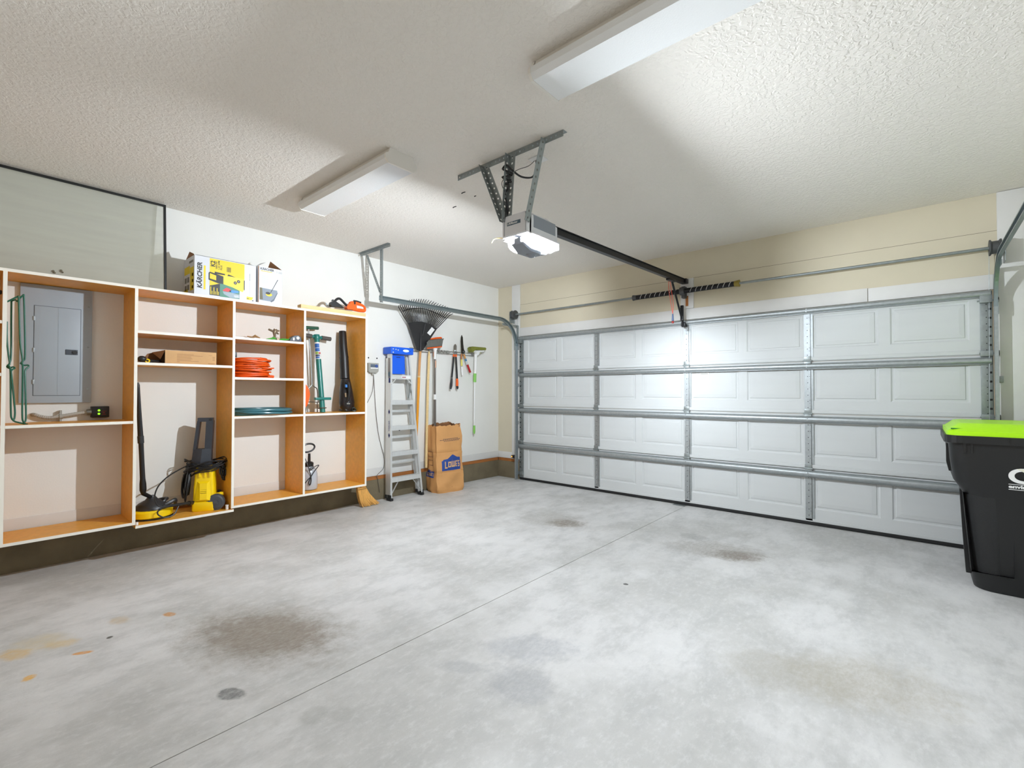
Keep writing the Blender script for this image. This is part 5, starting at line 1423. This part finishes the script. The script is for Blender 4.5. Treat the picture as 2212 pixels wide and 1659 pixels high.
m = rows[0][0].lerp(rows[0][1], .5)
part('handle', G().tube([m + V((0, 0, -.02)), V((.20, m.y - .03, CB - .004))], .013, 10), M_handle, t)

# ================================================================ PAPER YARD BAG
t = thing('paper_yard_bag', 'brown paper yard waste bag with blue printed logo standing open by the ladder', 'paper bag', (.16, -1.26, 0))
M_bag = mat('kraft_paper', (204, 150, 92), .75, var=.08, vscale=6, bump=1.0, bscale=10)
FLb, FRb, BRb, BLb = V((.285, -1.452, 0)), V((.352, -1.045, 0)), V((.085, -1.03, 0)), V((.010, -1.385, 0))
FLt, FRt, BRt, BLt = V((.215, -1.405, .838)), V((.275, -1.045, .852)), V((.04, -1.02, .872)), V((-.0, -1.385, .845))
def bag_ring(f, rnd_):
    a = [FLb.lerp(FLt, f), FRb.lerp(FRt, f), BRb.lerp(BRt, f), BLb.lerp(BLt, f)]
    z = a[0].z
    pts = []
    for i in range(4):
        p, q_ = a[i], a[(i + 1) % 4]
        nrm = (q_ - p).cross(Z_).normalized()
        m_ = 16 if i % 2 == 0 else 12
        for k in range(m_):
            s = k / m_
            p2 = p.lerp(q_, s)
            bulge = math.sin(PI * s) * (.020 * math.sin(PI * min(1, f * 1.1)) + .014)
            if i % 2: bulge = math.sin(PI * s) * (.016 - .05 * max(0, f - .3))      # gusset folds in towards the top
            p2 = p2 + nrm * bulge
            wr_ = .006 * math.sin(9 * f + 3.1 * s * (1 + i)) + .005 * math.sin(23 * f - 7 * s + i) * (1.5 - f)
            if f < .28: wr_ += .010 * math.sin(9 * s + 26 * f + i) * (.28 - f) / .28 * math.sin(PI * s)
            p2 = p2 + nrm * (wr_ + .014 * mnoise.noise(p2 * 7) + .007 * mnoise.noise(p2 * 19))
            if abs(f - .30) < .012 or abs(f - .60) < .012: p2 = p2 + nrm * -.005
            if k == 0 and f < .06: p2 = p2.lerp((a[0] + a[2]) / 2, .05)
            pts.append(p2)
    if f < .03:
        c_ = sum(pts, V((0, 0, 0))) / len(pts)
        pts = [V((p.x + (c_.x - p.x) * .05, p.y + (c_.y - p.y) * .05, p.z)) for p in pts]
    return pts
fs_ = [0, .012, .03, .06, .10, .14, .18, .22, .26, .288, .30, .312, .35, .42, .50, .56, .588, .60, .612, .66, .74, .82, .90, .96, 1.0]
rings = [bag_ring(f, 0) for f in fs_]
rn = random.Random(11)
for r in rings[-1:]:
    for i, p in enumerate(r): p.z += rn.uniform(-.012, .012)
inner = [[p + ((sum(r, V((0, 0, 0))) / len(r)) - p) * .02 + V((0, 0, -.002)) for p in r] for r in rings[::-1][:-3]]
g = G().loft(rings, 0, True, False)
g.add(rings[0], [list(range(len(rings[0])))[::-1]], 0)
g.loft([rings[-1]] + inner, 1, True, False)
part('bag', g, [M_bag, M_cardin], t, ang=50)
g = G().box((.08, -1.30, .55), (.20, -1.12, .60), bev=.02)
part('yard_debris', g, mat('dry_leaf_brown', (110, 80, 46), .9), t, kind='stuff')
# printed logos lie on the paper: mapped on the front / side surface
def bagpt(side, s, z, off):
    f = z / .845
    a = [FLb.lerp(FLt, f), FRb.lerp(FRt, f), BRb.lerp(BRt, f), BLb.lerp(BLt, f)]
    i0 = max(j for j in range(len(fs_)) if fs_[j] <= f + 1e-9); i0 = min(i0, len(fs_) - 2)
    tt = (f - fs_[i0]) / (fs_[i0 + 1] - fs_[i0])
    st, m_ = (0, 16) if side == 0 else (44, 12)
    n_ = len(rings[0])
    x_ = s * m_; k = min(int(x_), m_ - 1); w = x_ - k
    g0 = lambda R, kk: R[(st + kk) % n_]
    p = (g0(rings[i0], k).lerp(g0(rings[i0], k + 1), w)).lerp(g0(rings[i0 + 1], k).lerp(g0(rings[i0 + 1], k + 1), w), tt)
    i = 0 if side == 0 else 3
    nrm = (a[(i + 1) % 4] - a[i]).cross(Z_).normalized()
    return p + nrm * off
def lay(side, gg, s0, z0, sw, zh, off):
    """bend a flat drawing (y across, z up, unit square) on to the paper"""
    for i in range(len(gg.v)):
        q = gg.v[i]; gg.v[i] = bagpt(side, min(.999, max(0, s0 + q.y * sw)), z0 + q.z * zh, off)
    return gg
def dense(poly_cols):
    gg = G()
    n_ = len(poly_cols) - 1
    for i in range(n_):
        (y0, a0, b0), (y1, a1, b1) = poly_cols[i], poly_cols[i + 1]
        m_ = 5
        for j in range(m_):
            gg.quad((0, y0, a0 + (b0 - a0) * j / m_), (0, y1, a1 + (b1 - a1) * j / m_), (0, y1, a1 + (b1 - a1) * (j + 1) / m_), (0, y0, a0 + (b0 - a0) * (j + 1) / m_))
    return gg
M_bagblue = mat('bag_blue_print', (32, 66, 140), .7)
def topedge(y):
    pts = [(0, .62), (.08, .62), (.0801, .70), (.28, .74), (.56, 1.0), (.82, .80), (.90, .80), (.93, .78), (1, .78)]
    for (a, b), (c_, d) in zip(pts, pts[1:]):
        if a <= y <= c_: return b + (d - b) * (y - a) / max(1e-6, c_ - a)
    return .78
cols_ = [(k / 24, 0.0, topedge(k / 24)) for k in range(25)]
def letters():
    """block capitals, drawn from bars: L O W E ' S"""
    gg = G()
    def b(y0, z0, y1, z1):
        for j in range(3):
            for k in range(2):
                gg.quad((0, y0 + (y1 - y0) * j / 3, z0 + (z1 - z0) * k / 2), (0, y0 + (y1 - y0) * (j + 1) / 3, z0 + (z1 - z0) * k / 2), (0, y0 + (y1 - y0) * (j + 1) / 3, z0 + (z1 - z0) * (k + 1) / 2), (0, y0 + (y1 - y0) * j / 3, z0 + (z1 - z0) * (k + 1) / 2))
    lo, hi = .14, .58
    b(.14, lo, .185, hi); b(.185, lo, .28, lo + .09)
    b(.30, lo + .06, .345, hi - .02); b(.42, lo + .06, .465, hi - .02); b(.345, lo + .06, .42, lo + .14); b(.345, hi - .10, .42, hi - .02)
    b(.49, lo + .06, .53, hi); b(.57, lo + .06, .605, hi); b(.645, lo + .06, .685, hi); b(.53, lo + .06, .57, lo + .15); b(.605, lo + .06, .645, lo + .15)
    b(.71, lo + .06, .75, hi); b(.75, lo + .06, .81, lo + .13); b(.75, .33, .80, .40); b(.75, hi - .07, .81, hi)
    b(.825, .50, .845, .60)
    b(.86, lo + .04, .95, lo + .12); b(.92, lo + .12, .95, .34); b(.86, .32, .95, .40); b(.86, .40, .89, .52); b(.86, .50, .95, .57)
    return gg
M_bagtan = mat('bag_unprinted_paper', (208, 166, 112), .75)
part('logo_print', lay(0, dense(cols_), .17, .275, .71, .200, .0016), M_bagblue, t)
part('lettering', lay(0, letters(), .17, .275, .71, .200, .0026), M_bagtan, t)
part('logo_print', lay(3, dense(cols_), .02, .185, .70, .105, .0016), M_bagblue, t)
part('lettering', lay(3, letters(), .02, .185, .70, .105, .0026), M_bagtan, t)
gg = G()
for k, (y0, y1) in enumerate(((.22, .90), (.08, .95), (.20, .86))):
    for j in range(10): gg.quad((0, y0 + (y1 - y0) * j / 10, k * .3), (0, y0 + (y1 - y0) * (j + .8) / 10, k * .3), (0, y0 + (y1 - y0) * (j + .8) / 10, k * .3 + .16), (0, y0 + (y1 - y0) * j / 10, k * .3 + .16))
part('small_print', lay(0, gg, .05, .645, .94, .045, .0016), mat('bag_grey_print', (96, 78, 76), .7), t)
gg = G()
for (a, b, c_, d) in ((0, 0, 1, .04), (0, .36, 1, .40), (0, 0, .06, .40), (.94, 0, 1, .40), (0, .60, 1, .64), (0, .96, 1, 1), (0, .60, .06, 1), (.94, .60, 1, 1)): gg.quad((0, a, b), (0, c_, b), (0, c_, d), (0, a, d))
part('outline_print', lay(3, gg, .30, .34, .42, .18, .0016), mat('bag_brown_print', (140, 96, 70), .7), t)

# ================================================================ WHEELED BIN
t = thing('wheeled_bin', 'large black wheeled garbage bin with lime green lid at the right edge', 'garbage bin', (5.42, -.70, 0))
M_bin = mat('bin_black', (20, 21, 22), .42, bump=.06, bscale=300)
M_lime = mat('lime_plastic', (176, 238, 6), .38)
def rect(x0, x1, y0, y1, z, r, n=5):
    out = []
    for cx, cy, a0 in ((x1 - r, y1 - r, 0), (x0 + r, y1 - r, 90), (x0 + r, y0 + r, 180), (x1 - r, y0 + r, 270)):
        for k in range(n + 1):
            a = math.radians(a0 + 90 * k / n)
            out.append(V((cx + r * math.cos(a), cy + r * math.sin(a), z)))
    return out
BR, BB = 5.770, -.335
rows = [(5.125, -1.035, 0.002, .10), (5.118, -1.045, .03, .10), (5.098, -1.063, .33, .09), (5.080, -1.082, .60, .085), (5.063, -1.090, .645, .085), (5.030, -1.10, .70, .085), (5.015, -1.112, .83, .085), (5.008, -1.118, .955, .085)]
g = G().loft([rect(x0, BR - (x0 - 5.008) * .5, y0, BB - (y0 + 1.118) * .6, z, r) for x0, y0, z, r in rows], 0, True, True)
part('body', g, M_bin, t, ang=40)
g = G().loft([rect(4.985, BR + .01, -1.140, BB + .01, z, .085) for z in (.948, .952, .990, .996)], 0, False, True)
g.box((5.075, -1.122, .885), (5.090, -1.100, .95)); g.box((5.11, -1.122, .885), (5.120, -1.100, .95)); g.box((5.28, -1.143, .955), (5.283, -1.138, .992))
part('rim', g, M_bin, t)
g = G().loft([rect(4.998, BR + .005, -1.130, BB, z, rr_) for z, rr_ in ((.992, .08), (1.018, .08), (1.026, .075))], 0, True, True)
g.loft([rect(5.005, BR, -1.118, BB, 1.024, .07), rect(5.055, BR - .05, -1.03, BB - .04, 1.068, .05), rect(5.075, BR - .07, -1.01, BB - .06, 1.072, .05)], 0, True, True)
part('lid', g, M_lime, t, ang=30)
g = G().box((5.02, -1.085, 1.034), (5.085, -1.062, 1.040), M=None)
part('lid_slot', g, mat('deep_green', (30, 120, 40), .6), t)
# side ribs on the left face
g = G()
for pts in (((5.010, .925), (5.010, .80), (5.022, .74)), ((5.074, .62), (5.086, .33), (5.100, .07))):
    g.loft([[V((x - .010, y, z)) for y in ()] + [V((x - .010, -.93, z)), V((x + .05, -.93, z)), V((x + .05, -.88, z)), V((x - .010, -.88, z))] for x, z in pts], 0, False, True)
part('side_ribs', g, M_bin, t, kind='stuff')
g = G(); g.loft([rect(5.108 - .035 * f, 5.30, -1.050 - .030 * f - .004, -.98, .12 + .50 * f, .085) for f in (0, .5, 1)], 0, True, True)
part('textured_panel', g, mat('bin_black_textured', (24, 25, 26), .45, bump=.9, bscale=420), t)
for x in (5.16, 5.70):
    part('wheel', G().cyl((x - .03, -.36, .11), (x + .03, -.36, .11), .108, n=26), M_rubber, t)
part('axle', G().cyl((5.16, -.36, .11), (5.70, -.36, .11), .012), M_galvd, t)
def bf(u, v): 
    p = AY(u, v, -1.095); f = (p.z - .60) / (.955 - .60)
    p.y = -1.0915 - .030 * f - .003
    return p
o0 = bf(2178, 1042)
yq = -1.1145
lx = AY(2178.5, 1043, yq)
g = G().text('GFL', V((lx.x - .004, yq, lx.z + .003)), X_, Z_, .125, bold=.0035, xs=1.35)
part('logo_lettering', g, M_white, t)
g = G().text('environmental', V((lx.x, yq, lx.z - .030)), X_, Z_, .027, bold=.0012, xs=1.35)
part('logo_lettering', g, M_white, t)
g = G().box((lx.x, yq - .0006, lx.z - .009), (lx.x + .34, yq, lx.z - .0055)).box((lx.x, yq - .0006, lx.z - .041), (lx.x + .34, yq, lx.z - .0375))
part('logo_rule', g, M_white, t, kind='stuff')
p = AY(2196, 1013, yq)
g = G().prism([V((p.x, yq - .001, p.z)), V((p.x + .12, yq - .001, p.z + .0)), V((p.x + .12, yq - .001, p.z - .06)), V((p.x + .07, yq - .001, p.z - .045))], (0, -.001, 0))
part('paper_sticker', g, mat('cream_sticker', (222, 220, 202), .6), t)
# plate on the floor joint below the door
single('floor_plate', G().box((2.735, -.075, .0003), (2.866, -.005, .003)), M_galvd, 'thin galvanized metal strip on floor joint under the garage door', 'metal plate', (2.80, -.04, 0))
